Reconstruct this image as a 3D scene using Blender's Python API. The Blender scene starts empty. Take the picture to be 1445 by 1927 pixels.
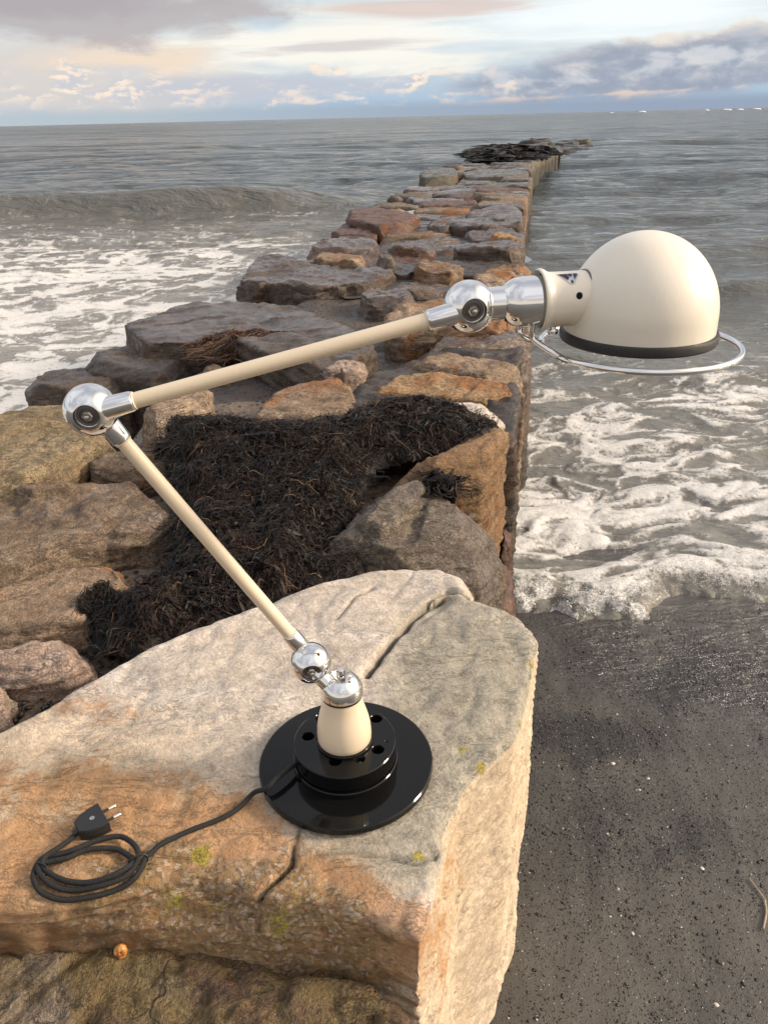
import bpy, bmesh, math, random
import numpy as np
from mathutils import Vector, Matrix
from mathutils.bvhtree import BVHTree

rng = np.random.default_rng(11)
random.seed(11)
scene = bpy.context.scene
COL = scene.collection
PI = math.pi

# ------------------------------------------------------------------ camera
FPX, PITCH, ROLL, CZ = 1447.0, math.radians(27.2), math.radians(1.43), 1.615
cF = np.array([0, math.cos(PITCH), -math.sin(PITCH)])
cU0 = np.array([0, math.sin(PITCH), math.cos(PITCH)])
cX = np.array([1.0, 0, 0])
cR = cX * math.cos(ROLL) - cU0 * math.sin(ROLL)
cU = cU0 * math.cos(ROLL) + cX * math.sin(ROLL)
CAM = np.array([0, 0, CZ])
cam_data = bpy.data.cameras.new("camera")
cam = bpy.data.objects.new("camera", cam_data)
COL.objects.link(cam)
m = Matrix.Identity(4)
for i in range(3):
    m[i][0], m[i][1], m[i][2], m[i][3] = cR[i], cU[i], -cF[i], CAM[i]
cam.matrix_world = m
cam_data.sensor_fit = 'VERTICAL'
cam_data.sensor_height = 24.0
cam_data.lens = FPX / 1927.0 * 24.0
cam_data.clip_start = 0.02
cam_data.clip_end = 30000
scene.camera = cam

# ------------------------------------------------------------------ light
SUN_AZ, SUN_EL = math.radians(88), math.radians(24)      # azimuth clockwise from +Y
sun_dir = Vector((math.sin(SUN_AZ) * math.cos(SUN_EL), math.cos(SUN_AZ) * math.cos(SUN_EL), math.sin(SUN_EL)))
sd = bpy.data.lights.new("sun", 'SUN')
sd.energy = 3.7
sd.angle = math.radians(11)
sd.color = (1.0, 0.85, 0.67)
sun = bpy.data.objects.new("sun", sd)
sun.rotation_euler = sun_dir.to_track_quat('Z', 'Y').to_euler()
sun.location = (8, 0, 6)
COL.objects.link(sun)
scene.view_settings.view_transform = 'Standard'
scene.view_settings.look = 'None'
scene.view_settings.exposure = 0.22
scene.view_settings.gamma = 1.0
scene.view_settings.use_curve_mapping = False
scene.render.engine = 'CYCLES'
scene.cycles.use_denoising = True
scene.cycles.max_bounces = 6
scene.cycles.caustics_reflective = False


def lin(r, g, b):
    f = lambda c: (c / 255 / 12.92) if c <= 10 else ((c / 255 + .055) / 1.055) ** 2.4
    return (f(r), f(g), f(b), 1.0)


class NT:
    """small node-tree writer"""
    def __init__(s, tree):
        s.t = tree; s.n = tree.nodes; s.l = tree.links

    def put(s, sock, v):
        if v is None: return
        if isinstance(v, bpy.types.NodeSocket): s.l.new(v, sock)
        elif isinstance(v, (tuple, list)) and hasattr(sock.default_value, '__len__'):
            k = len(sock.default_value); v = tuple(v)
            sock.default_value = (v + (1.0,))[:k] if len(v) < k else v[:k]
        else: sock.default_value = v

    def node(s, typ, **props):
        n = s.n.new(typ)
        for k, v in props.items(): setattr(n, k, v)
        return n

    def math(s, op, a, b=None, c=None, clamp=False):
        n = s.node('ShaderNodeMath', operation=op, use_clamp=clamp)
        for i, v in enumerate((a, b, c)): s.put(n.inputs[i], v)
        return n.outputs[0]

    def vmath(s, op, a, b=None):
        n = s.node('ShaderNodeVectorMath', operation=op)
        s.put(n.inputs[0], a)
        if op == 'SCALE': s.put(n.inputs['Scale'], b)
        else: s.put(n.inputs[1], b)
        return n.outputs['Value'] if op in ('DOT_PRODUCT', 'LENGTH') else n.outputs[0]

    def mix(s, fac, a, b, blend='MIX'):
        n = s.node('ShaderNodeMix', data_type='RGBA', blend_type=blend)
        s.put(n.inputs[0], fac); s.put(n.inputs[6], a); s.put(n.inputs[7], b)
        return n.outputs[2]

    def ramp(s, fac, lo, hi, a=0.0, b=1.0, smooth=True):
        n = s.node('ShaderNodeMapRange', interpolation_type='SMOOTHSTEP' if smooth else 'LINEAR')
        for i, v in enumerate((fac, lo, hi, a, b)): s.put(n.inputs[i], v)
        return n.outputs[0]

    def noise(s, vec, scale, detail=4, rough=.5, dist=0.0, lac=2.0):
        n = s.node('ShaderNodeTexNoise')
        s.put(n.inputs['Vector'], vec); s.put(n.inputs['Scale'], scale); s.put(n.inputs['Detail'], detail)
        s.put(n.inputs['Roughness'], rough); s.put(n.inputs['Distortion'], dist); s.put(n.inputs['Lacunarity'], lac)
        return n.outputs['Fac']

    def vor(s, vec, scale, feature='F1', rnd=1.0):
        n = s.node('ShaderNodeTexVoronoi', feature=feature)
        s.put(n.inputs['Vector'], vec); s.put(n.inputs['Scale'], scale); s.put(n.inputs['Randomness'], rnd)
        return n.outputs

    def xyz(s, v):
        n = s.node('ShaderNodeSeparateXYZ'); s.put(n.inputs[0], v); return n.outputs

    def comb(s, x, y, z):
        n = s.node('ShaderNodeCombineXYZ')
        for i, v in enumerate((x, y, z)): s.put(n.inputs[i], v)
        return n.outputs[0]

    def bump(s, h, dist, strength=1.0, nrm=None):
        n = s.node('ShaderNodeBump')
        s.put(n.inputs['Strength'], strength); s.put(n.inputs['Distance'], dist); s.put(n.inputs['Height'], h)
        if nrm is not None: s.put(n.inputs['Normal'], nrm)
        return n.outputs[0]

    def attr(s, name):
        n = s.node('ShaderNodeAttribute', attribute_name=name)
        return n.outputs


def new_mat(name):
    mt = bpy.data.materials.new(name); mt.use_nodes = True
    nt = NT(mt.node_tree)
    b = nt.n['Principled BSDF']
    return mt, nt, b


def ray(px, py): return cF + cR * (px - 722.5) / FPX + cU * (963.5 - py) / FPX
def P(px, py, z):
    d = ray(px, py); return CAM + d * ((z - CZ) / d[2])
def azel(px, py):
    d = ray(px, py); d = d / np.linalg.norm(d)
    return math.degrees(math.atan2(d[0], d[1])), math.degrees(math.asin(d[2]))


# ------------------------------------------------------------------ sky (world)
def build_world():
    w = bpy.data.worlds.new("World"); scene.world = w; w.use_nodes = True
    nt = NT(w.node_tree); nt.n.clear()
    out = nt.node('ShaderNodeOutputWorld'); bg = nt.node('ShaderNodeBackground')
    nt.l.new(bg.outputs[0], out.inputs[0])
    sky = nt.node('ShaderNodeTexSky', sky_type='NISHITA', sun_disc=False)
    sky.sun_elevation = SUN_EL; sky.sun_rotation = SUN_AZ
    tc = nt.node('ShaderNodeTexCoord')
    d = tc.outputs['Generated']
    x, y, z = nt.xyz(d)[:3]
    az = nt.math('MULTIPLY', nt.math('ARCTAN2', x, y), 180 / PI)
    el = nt.math('MULTIPLY', nt.math('ARCSINE', z), 180 / PI)
    ae = nt.comb(nt.math('MULTIPLY', az, .16), nt.math('MULTIPLY', el, .42), 0.0)
    n_big = nt.noise(ae, 1.0, 9, .58, .35)
    ae2 = nt.comb(nt.math('MULTIPLY', az, .42), nt.math('MULTIPLY', el, .95), 3.7)
    n_cum = nt.noise(ae2, 1.0, 9, .56, .25)
    ae3 = nt.comb(nt.math('MULTIPLY', az, .09), nt.math('MULTIPLY', el, .9), 9.1)
    n_str = nt.noise(ae3, 1.0, 8, .55, .5)
    # clear sky seen through the cloud, plus the low layers by elevation
    clear = nt.vmath('SCALE', sky.outputs[0], .09)
    base = nt.mix(nt.ramp(el, .3, 4.5), lin(162, 188, 213), lin(212, 220, 222))
    base = nt.mix(nt.ramp(el, 5.0, 22.0), base, lin(188, 192, 204))
    base = nt.mix(.12, base, clear)
    # overcast higher up: soft mottling all round the dome
    hv = nt.vmath('SCALE', d, 1.0)
    zz = nt.math('ADD', nt.math('ABSOLUTE', z), .22)
    pv = nt.comb(nt.math('DIVIDE', x, zz), nt.math('DIVIDE', y, zz), 0.0)
    n_high = nt.noise(pv, .9, 8, .55, .4)
    high = nt.mix(nt.ramp(n_high, .38, .66), (.45, .47, .54, 1), (.86, .87, .90, 1))
    col = nt.mix(nt.ramp(el, 7.0, 16.0), base, high)
    # evening warmth: towards the sun (right) and on the low cloud behind and to the left
    sdv = nt.vmath('DOT_PRODUCT', d, tuple(sun_dir))
    col = nt.mix(nt.ramp(sdv, .60, 1.0, 0, .9), col, (2.3, 1.9, 1.5, 1))
    back = nt.ramp(y, .1, -.6)
    lowb = nt.ramp(el, 32.0, 4.0)
    col = nt.mix(nt.math('MULTIPLY', nt.math('MULTIPLY', back, lowb), .6), col, (.95, .76, .58, 1))

    def blob(px, py, rx, ry, nz, amp, soft, rot=0.0):
        a0, e0 = azel(px, py)
        k = .0335
        u = nt.math('SUBTRACT', az, a0); v = nt.math('SUBTRACT', el, e0)
        c, s_ = math.cos(rot), math.sin(rot)
        uu = nt.math('ADD', nt.math('MULTIPLY', u, c), nt.math('MULTIPLY', v, s_))
        vv = nt.math('SUBTRACT', nt.math('MULTIPLY', v, c), nt.math('MULTIPLY', u, s_))
        uu = nt.math('DIVIDE', uu, rx * k); vv = nt.math('DIVIDE', vv, ry * k)
        r = nt.math('SQRT', nt.math('ADD', nt.math('MULTIPLY', uu, uu), nt.math('MULTIPLY', vv, vv)))
        f = nt.math('ADD', nt.math('SUBTRACT', 1.0, r), nt.math('MULTIPLY', nt.math('SUBTRACT', nz, .5), amp))
        return nt.ramp(f, 0.0, soft)

    def over(col, msk, c, k=1.0):
        return nt.mix(nt.math('MULTIPLY', msk, k), col, c)

    # hazy beige cloud at the left, bright gap in the middle, cloud masses
    col = over(col, blob(80, 150, 520, 130, n_big, 1.2, .8), lin(208, 200, 194), .85)
    col = over(col, blob(300, 105, 260, 45, n_big, 2.4, .9), lin(232, 212, 190), .8)
    col = over(col, blob(640, 80, 420, 66, n_str, 1.9, .6), (.84, .82, .75, 1), 1.0)
    col = over(col, blob(1150, 30, 460, 62, n_str, 1.2, .8), (.84, .90, .92, 1), .9)
    col = over(col, blob(640, 88, 270, 13, n_str, 3.4, .8, .03), lin(200, 194, 194), .8)
    col = over(col, blob(170, 20, 420, 62, n_big, 1.8, .5), lin(176, 170, 172), .9)
    col = over(col, blob(90, 0, 330, 40, n_big, 1.8, .7), lin(164, 158, 162), .7)
    col = over(col, blob(820, 15, 260, 24, n_str, 2.6, .7), lin(208, 190, 182), .8)
    col = over(col, blob(520, 165, 420, 32, n_big, 2.0, .7), lin(186, 190, 200), .8)
    col = over(col, blob(505, 45, 90, 22, n_str, 2.4, .8), lin(186, 205, 218), .7)
    col = over(col, blob(900, 88, 150, 14, n_str, 2.6, .8), lin(190, 206, 218), .6)
    # right-hand grey-blue bank with paler cumulus in it
    bank = blob(1270, 128, 490, 58, nt.math('ADD', nt.math('MULTIPLY', n_big, .55), nt.math('MULTIPLY', n_cum, .45)), 1.7, .38, .055)
    col = over(col, blob(1330, 78, 380, 26, n_cum, 2.2, .5, .07), lin(228, 216, 204), .8)
    col = over(col, bank, nt.mix(nt.ramp(n_cum, .35, .7), lin(146, 155, 172), lin(176, 182, 192)), .95)
    for (px, py, rx, ry, k) in ((1240, 122, 52, 22, .75), (1350, 104, 70, 20, .8), (1080, 150, 60, 20, .5), (935, 143, 40, 14, .7), (1000, 152, 40, 15, .5)):
        col = over(col, blob(px, py, rx, ry, n_cum, 3.4, .8), lin(200, 203, 208), k)
    band = nt.math('MULTIPLY', nt.ramp(el, .35, 1.1), nt.ramp(el, 3.6, 1.6))
    west = nt.ramp(az, 16.0, -2.0)
    puff = nt.math('MULTIPLY', nt.ramp(n_cum, .46, .70), nt.math('MULTIPLY', band, nt.ramp(az, 24.0, 2.0, .35, 1.0)))
    lit = nt.noise(nt.vmath('ADD', ae2, (.08, -.20, 0)), 1.0, 9, .56, .25)      # the same heaps a step lower: brighter on their tops
    pcol = nt.mix(nt.ramp(nt.math('SUBTRACT', n_cum, lit), -.03, .05), lin(190, 194, 203), lin(244, 224, 204))
    col = over(col, puff, pcol, .6)
    for (px, py, rx, ry, k) in ((135, 145, 46, 38, .85), (250, 172, 60, 20, .7), (645, 140, 70, 20, .7), (792, 150, 26, 16, .9), (590, 193, 90, 9, .7)):
        col = over(col, blob(px, py, rx, ry, n_cum, 4.2, .8), pcol, k)
    col = over(col, blob(1130, 178, 380, 6.5, n_cum, 4.0, 1.0, .025), lin(232, 205, 184), .65)
    # blue-grey veil resting on the horizon
    veil = nt.math('MULTIPLY', nt.ramp(el, 1.15, .35), nt.ramp(el, -1.0, 0.0))
    vcol = nt.mix(nt.ramp(az, -26.0, 20.0), lin(172, 186, 194), lin(140, 152, 172))
    col = nt.mix(nt.math('MULTIPLY', veil, .85), col, vcol)
    nt.put(bg.inputs[0], col)
    bg.inputs[1].default_value = 1.0


build_world()

# ------------------------------------------------------------------ numpy noise
_g = rng.normal(size=(256, 3)); _g /= np.linalg.norm(_g, axis=1)[:, None]
_p = rng.permutation(256); _p = np.concatenate([_p, _p, _p])


def pnoise(Q):
    Q = np.asarray(Q, dtype=np.float64)
    I = np.floor(Q).astype(np.int64); Fr = Q - I; I &= 255
    W = Fr * Fr * Fr * (Fr * (Fr * 6 - 15) + 10)
    out = np.zeros(len(Q))
    for dx in (0, 1):
        wx = W[:, 0] if dx else 1 - W[:, 0]
        for dy in (0, 1):
            wy = W[:, 1] if dy else 1 - W[:, 1]
            for dz in (0, 1):
                wz = W[:, 2] if dz else 1 - W[:, 2]
                h = _p[_p[_p[(I[:, 0] + dx) & 255] + ((I[:, 1] + dy) & 255)] + ((I[:, 2] + dz) & 255)]
                g = _g[h]
                out += wx * wy * wz * (g[:, 0] * (Fr[:, 0] - dx) + g[:, 1] * (Fr[:, 1] - dy) + g[:, 2] * (Fr[:, 2] - dz))
    return out * 1.5


def fbm(Q, octv=4, gain=.5, lac=2.03):
    a, s_, o = 1.0, 0.0, 0.0
    Q = np.array(Q, dtype=np.float64)
    for i in range(octv):
        o = o + a * pnoise(Q + 17.3 * i); s_ += a; a *= gain; Q = Q * lac
    return o / s_


def sstep(a, b, x):
    t = np.clip((x - a) / (b - a), 0, 1); return t * t * (3 - 2 * t)


def inside(poly, X, Y):
    poly = np.asarray(poly); c = np.zeros(np.shape(X), bool); j = len(poly) - 1
    for i in range(len(poly)):
        xi, yi, xj, yj = poly[i][0], poly[i][1], poly[j][0], poly[j][1]
        c ^= ((yi > Y) != (yj > Y)) & (X < (xj - xi) * (Y - yi) / (yj - yi + 1e-12) + xi)
        j = i
    return c


def dist_poly(poly, X, Y, closed=True):
    d = np.full(np.shape(X), 1e9); n = len(poly)
    for i in range(n if closed else n - 1):
        a = np.array(poly[i][:2]); b = np.array(poly[(i + 1) % n][:2]); ab = b - a
        t = np.clip(((X - a[0]) * ab[0] + (Y - a[1]) * ab[1]) / (ab @ ab + 1e-12), 0, 1)
        d = np.minimum(d, np.hypot(X - a[0] - t * ab[0], Y - a[1] - t * ab[1]))
    return d


# ------------------------------------------------------------------ object helpers
WPOS = {}


def empty(name, loc, label=None, cat=None, group=None):
    o = bpy.data.objects.new(name, None); COL.objects.link(o)
    o.location = tuple(loc); o.empty_display_size = .05
    WPOS[o.name] = np.array(loc, float)
    if label: o['label'] = label
    if cat: o['category'] = cat
    if group: o['group'] = group
    return o


def mesh_obj(name, V, Fc, mat, parent=None, origin=None, smooth=True, sharp=None):
    V = np.asarray(V, float)
    if origin is None: origin = (V.min(0) + V.max(0)) / 2
    origin = np.asarray(origin, float)
    me = bpy.data.meshes.new(name)
    if isinstance(Fc, np.ndarray):
        k = Fc.shape[1]
        me.vertices.add(len(V)); me.vertices.foreach_set('co', (V - origin).astype(np.float32).ravel())
        me.loops.add(Fc.size); me.loops.foreach_set('vertex_index', Fc.astype(np.int32).ravel())
        me.polygons.add(len(Fc)); me.polygons.foreach_set('loop_start', np.arange(0, Fc.size, k, dtype=np.int32))
        me.update(calc_edges=True)
    else:
        me.from_pydata((V - origin).tolist(), [], Fc)
    me.validate()
    if smooth: me.shade_smooth()
    if sharp: me.set_sharp_from_angle(angle=math.radians(sharp))
    if mat: me.materials.append(mat)
    o = bpy.data.objects.new(name, me); COL.objects.link(o)
    if parent is not None:
        o.parent = parent; o.location = tuple(origin - WPOS[parent.name])
    else:
        o.location = tuple(origin)
    WPOS[o.name] = origin
    return o


def tag(o, label=None, cat=None, group=None, kind=None):
    for k, v in (('label', label), ('category', cat), ('group', group), ('kind', kind)):
        if v: o[k] = v
    return o


def set_attr(o, name, vals):
    a = o.data.attributes.new(name, 'FLOAT', 'POINT'); a.data.foreach_set('value', np.asarray(vals, np.float32))


def frame_of(axis):
    a = np.asarray(axis, float); a = a / np.linalg.norm(a)
    h = np.array([0, 0, 1.0]) if abs(a[2]) < .9 else np.array([1.0, 0, 0])
    u = np.cross(h, a); u /= np.linalg.norm(u)
    return u, np.cross(a, u), a


def lathe(profile, origin, axis, segs=48):
    """profile: (radius, height along axis); open polyline turned round the axis"""
    u, v, a = frame_of(axis); O = np.asarray(origin, float)
    V, Fc, rings = [], [], []
    for r, h in profile:
        if r < 1e-7:
            rings.append([len(V)]); V.append(O + a * h)
        else:
            rings.append(list(range(len(V), len(V) + segs)))
            for k in range(segs):
                t = 2 * PI * k / segs
                V.append(O + a * h + r * (u * math.cos(t) + v * math.sin(t)))
    for A, B in zip(rings[:-1], rings[1:]):
        for k in range(segs):
            k2 = (k + 1) % segs
            if len(A) == 1 and len(B) == 1: continue
            if len(A) == 1: Fc.append([A[0], B[k2], B[k]][::-1])
            elif len(B) == 1: Fc.append([A[k], A[k2], B[0]])
            else: Fc.append([A[k], A[k2], B[k2], B[k]])
    return np.array(V), Fc


def tube(path, rad, segs=10, caps=True):
    path = np.asarray(path, float); n = len(path)
    rad = np.full(n, rad) if np.isscalar(rad) else np.asarray(rad)
    T = np.gradient(path, axis=0); T /= np.linalg.norm(T, axis=1)[:, None] + 1e-12
    u, v, _ = frame_of(T[0]); V, Fc = [], []
    for i in range(n):
        u = u - T[i] * (u @ T[i]); u /= np.linalg.norm(u); v = np.cross(T[i], u)
        for k in range(segs):
            t = 2 * PI * k / segs
            V.append(path[i] + rad[i] * (u * math.cos(t) + v * math.sin(t)))
    for i in range(n - 1):
        for k in range(segs):
            k2 = (k + 1) % segs
            Fc.append([i * segs + k, i * segs + k2, (i + 1) * segs + k2, (i + 1) * segs + k])
    if caps:
        Fc.append(list(range(segs))[::-1]); Fc.append([(n - 1) * segs + k for k in range(segs)])
    return np.array(V), Fc


def spline(pts, sub=8, closed=False):
    pts = np.asarray(pts, float); n = len(pts); out = []
    for i in range(n if closed else n - 1):
        g = (lambda k: pts[k % n]) if closed else (lambda k: pts[min(max(k, 0), n - 1)])
        p0, p1, p2, p3 = g(i - 1), g(i), g(i + 1), g(i + 2)
        for t in np.linspace(0, 1, sub, endpoint=False):
            out.append(.5 * (2 * p1 + (p2 - p0) * t + (2 * p0 - 5 * p1 + 4 * p2 - p3) * t * t + (3 * p1 - p0 - 3 * p2 + p3) * t ** 3))
    if not closed: out.append(pts[-1])
    return np.array(out)


def join(parts):
    V, Fc, o = [], [], 0
    for v, f in parts:
        V.append(np.asarray(v)); Fc += [[i + o for i in q] for q in f]; o += len(v)
    return np.vstack(V), Fc


# ------------------------------------------------------------------ materials
def simple(name, col, rough, metal=0.0, coat=0.0, bump=0.0, bscale=300, spec=.5, var=0.0):
    mt, nt, b = new_mat(name)
    tc = nt.node('ShaderNodeTexCoord').outputs['Object']
    n = nt.noise(tc, bscale, 4)
    c = col if len(col) == 4 else tuple(col) + (1,)
    if var: nt.put(b.inputs['Base Color'], nt.mix(nt.ramp(nt.noise(tc, bscale * .12, 5), .3, .7), tuple(q * (1 - var) for q in c[:3]) + (1,), c))
    else: b.inputs['Base Color'].default_value = c
    b.inputs['Metallic'].default_value = metal
    nt.put(b.inputs['Roughness'], nt.ramp(nt.noise(tc, 24, 5), .3, .75, rough * .75, min(1, rough * 1.3)))
    b.inputs['Coat Weight'].default_value = coat; b.inputs['Coat Roughness'].default_value = .08
    b.inputs['Specular IOR Level'].default_value = spec
    if bump: nt.put(b.inputs['Normal'], nt.bump(n, bump))
    return mt


M_CHROME = simple('chrome', (.80, .79, .78), .045, 1.0, bump=.00003, bscale=60)
M_STEEL = simple('worn_steel', (.50, .47, .43), .28, 1.0, bump=.0001, bscale=400)
M_DARKSTEEL = simple('recess_steel', (.16, .15, .14), .4, 1.0)
M_BLACK = simple('black_lacquer', (.006, .006, .006), .09, coat=.0, spec=.28, bump=.00002, bscale=90)
M_RUBBER = simple('black_rubber', (.014, .013, .013), .5, bump=.0001)
M_PLUG = simple('black_plastic', (.016, .016, .017), .42, bump=.0001, bscale=800)
M_PRONG = simple('bright_prong', (.85, .82, .76), .18, 1.0)
M_BADGE = simple('badge_enamel', (.012, .016, .030), .3)
M_SILVER = simple('badge_silver', (.55, .55, .57), .3, .9)
M_INNER = simple('white_enamel', (.75, .74, .70), .4)
M_HOLE = simple('dark_hole', (.006, .006, .006), .8)


def cream_mat(name, col):
    mt, nt, b = new_mat(name)
    tc = nt.node('ShaderNodeTexCoord').outputs['Object']
    n = nt.noise(tc, 9, 6, .6)
    c = nt.mix(nt.ramp(n, .3, .75), tuple(q * .95 for q in col) + (1,), tuple(col) + (1,))
    chips = nt.ramp(nt.vor(tc, 24)['Distance'], .045, .03)
    gate = nt.ramp(nt.noise(tc, 17, 2), .63, .66)
    c = nt.mix(nt.math('MULTIPLY', chips, gate), c, (.05, .035, .025, 1))
    nt.put(b.inputs['Base Color'], c)
    nt.put(b.inputs['Roughness'], nt.ramp(n, .3, .7, .27, .36))
    b.inputs['Coat Weight'].default_value = .25; b.inputs['Coat Roughness'].default_value = .12
    nt.put(b.inputs['Normal'], nt.bump(nt.noise(tc, 140, 3), .00012))
    return mt


M_CREAM = cream_mat('cream_enamel', (.79, .66, .48))
M_CREAM_SHADE = cream_mat('pale_cream_enamel', (.81, .745, .63))


def cord_mat():
    mt, nt, b = new_mat('braided_cord')
    tc = nt.node('ShaderNodeTexCoord').outputs['Object']
    v = nt.vor(tc, 900)['Distance']
    nt.put(b.inputs['Base Color'], nt.mix(nt.ramp(v, .1, .7), (.020, .019, .018, 1), (.007, .007, .007, 1)))
    b.inputs['Roughness'].default_value = .7
    nt.put(b.inputs['Normal'], nt.bump(v, .0008))
    return mt


M_CORD = cord_mat()


def rock_mat(name, c1, c2, c3, rust=(.33, .13, .035), rust_lo=.60, rough=.82, wet=0.0, scale=1.0, lichen=0.0, foli=(1, 1, 5), grain=.5, var=.25, zoned=False, algae=0.0, pale=0.0):
    mt, nt, b = new_mat(name)
    geo = nt.node('ShaderNodeNewGeometry').outputs['Position']
    info = nt.node('ShaderNodeObjectInfo')
    rnd = info.outputs['Random']
    off = nt.comb(nt.math('MULTIPLY', rnd, 37.0), nt.math('MULTIPLY', rnd, 91.0), nt.math('MULTIPLY', rnd, 53.0))
    v = nt.vmath('ADD', geo, off)
    mp = nt.node('ShaderNodeMapping'); nt.put(mp.inputs['Vector'], v)
    mp.inputs['Scale'].default_value = foli
    nt.put(mp.inputs['Rotation'], nt.comb(.25, .35, nt.math('MULTIPLY', rnd, 3.0)))
    vf = mp.outputs[0]
    n1 = nt.noise(v, 3.2 * scale, 6, .64, .5)
    n2 = nt.noise(vf, 9 * scale, 7, .68, .9)
    n3 = nt.noise(v, 190 * scale, 3, .75)
    n5 = nt.noise(v, 42 * scale, 5, .74)
    n4 = nt.noise(v, 2.1 * scale, 4, .62, .8)
    c = nt.mix(nt.ramp(n1, .42, .58), c1 + (1,), c2 + (1,))
    if zoned:
        c = nt.mix(nt.attr('grey')['Fac'], c, (.33, .30, .235, 1))
        c = nt.mix(nt.math('MULTIPLY', nt.attr('ochre')['Fac'], nt.ramp(n1, .35, .6, .5, 1.0)), c, (.56, .42, .26, 1))  # own ochre, plus warm sunlight put into the colour of the sides
    c = nt.mix(nt.math('MULTIPLY', nt.ramp(n2, .52, .64), .38 if zoned else .8), c, c3 + (1,))
    rust_m = nt.ramp(nt.math('ADD', n4, nt.math('MULTIPLY', nt.math('SUBTRACT', n5, .5), .25)), rust_lo, rust_lo + .09)
    if zoned:
        rz = nt.attr('rust')['Fac']
        rust_m = nt.math('MULTIPLY', nt.ramp(nt.math('ADD', nt.math('MULTIPLY', rz, .55), nt.math('ADD', nt.math('MULTIPLY', nt.math('SUBTRACT', n1, .5), 2.2), nt.math('MULTIPLY', nt.math('SUBTRACT', n5, .5), 1.1))), .30, .62), .8)
    c = nt.mix(nt.math('MULTIPLY', rust_m, .85), c, nt.mix(nt.ramp(n5, .35, .65), rust + (1,), tuple(q * .55 for q in rust) + (1,)))
    if pale:
        c = nt.mix(nt.math('MULTIPLY', nt.ramp(nt.noise(v, 5 * scale, 7, .65, .3), .55, .68), pale), c, (.52, .44, .38, 1))
    # dark mineral specks and pale grains
    g = nt.ramp(n3, .30, .70, 1 - grain, 1 + grain * .75, False)
    g2 = nt.ramp(n5, .30, .70, .70 if zoned else .50, 1.28 if zoned else 1.45, False)
    hs = nt.node('ShaderNodeHueSaturation')
    nt.put(hs.inputs['Color'], c)
    nt.put(hs.inputs['Value'], nt.math('MULTIPLY', nt.math('MULTIPLY', g, g2), nt.ramp(rnd, 0, 1, 1 - var, 1 + var, False)))
    c = hs.outputs[0]
    sp = nt.math('MULTIPLY', nt.ramp(nt.noise(v, 330 * scale, 2), .66, .72), .7)
    c = nt.mix(sp, c, tuple(q * .28 for q in c3) + (1,))
    seam = nt.math('MULTIPLY', nt.ramp(nt.math('ABSOLUTE', nt.math('SUBTRACT', n2, .485)), .016, .004), nt.ramp(n1, .40, .56))
    c = nt.mix(nt.math('MULTIPLY', seam, .18 if zoned else .65), c, tuple(q * .45 for q in c3) + (1,))
    # hairline cracks
    warp = nt.node('ShaderNodeTexNoise'); nt.put(warp.inputs['Vector'], v); nt.put(warp.inputs['Scale'], 6.0); nt.put(warp.inputs['Detail'], 5)
    wv = nt.vmath('ADD', v, nt.vmath('SCALE', warp.outputs['Color'], .22))
    cr = nt.ramp(nt.vor(wv, 3.3 * scale, 'DISTANCE_TO_EDGE')['Distance'], .012, .002)
    cr = nt.math('MULTIPLY', cr, nt.ramp(n4, .52, .66, 0, .0 if zoned else .8))
    c = nt.mix(nt.math('MULTIPLY', cr, .75), c, (.03, .022, .016, 1))
    up = nt.xyz(nt.node('ShaderNodeNewGeometry').outputs['Normal'])[2]
    if zoned:
        ms = nt.attr('moss')['Fac']
        mm = nt.ramp(nt.math('ADD', nt.math('MULTIPLY', ms, .5), nt.math('MULTIPLY', nt.math('SUBTRACT', nt.noise(v, 30, 6, .7), .5), 1.3)), .20, .45)
        mv = nt.vor(nt.vmath('ADD', v, nt.vmath('SCALE', warp.outputs['Color'], .05)), 210)
        mr = nt.node('ShaderNodeValToRGB'); mr.color_ramp.interpolation = 'CONSTANT'; me_ = mr.color_ramp.elements
        me_[0].position, me_[0].color = 0, (.05, .036, .014, 1); me_[1].position, me_[1].color = .86, (.36, .32, .26, 1)
        for p_, q_ in ((.22, (.12, .085, .03, 1)), (.42, (.21, .16, .05, 1)), (.58, (.24, .13, .05, 1)), (.72, (.17, .155, .11, 1))):
            e_ = me_.new(p_); e_.color = q_
        nt.put(mr.inputs[0], nt.xyz(mv['Color'])[0])
        c = nt.mix(nt.math('MULTIPLY', mm, .62), c, mr.outputs[0])
        lm = nt.attr('lichen')['Fac']
        lp = nt.math('MULTIPLY', nt.ramp(nt.math('ADD', nt.math('MULTIPLY', lm, .5), nt.math('MULTIPLY', nt.math('SUBTRACT', nt.noise(v, 110, 5, .8), .5), 1.8)), .34, .44), .9)
        c = nt.mix(lp, c, nt.mix(nt.ramp(n3, .4, .6), (.42, .34, .045, 1), (.20, .16, .02, 1)))
        c = nt.mix(nt.math('MULTIPLY', nt.attr('crack')['Fac'], .85), c, (.035, .032, .02, 1))  # grime and the shade inside the cracks, both put into the colour
        wz = nt.attr('foot_dark')['Fac']
        c = nt.mix(nt.math('MULTIPLY', wz, .72), c, nt.mix(nt.ramp(n1, .4, .6), (.055, .026, .014, 1), (.10, .055, .022, 1)))  # darker brown along the front seam and low front sides
    if algae:
        am = nt.math('MULTIPLY', nt.ramp(nt.noise(v, 2.4, 6, .6), .42, .62), algae)
        c = nt.mix(am, c, nt.mix(n5, (.05, .055, .02, 1), (.13, .12, .045, 1)))
    if lichen:
        lm2 = nt.math('MULTIPLY', nt.ramp(nt.noise(v, 16, 6, .7), .60, .66), lichen)
        c = nt.mix(lm2, c, (.12, .115, .03, 1))
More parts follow.
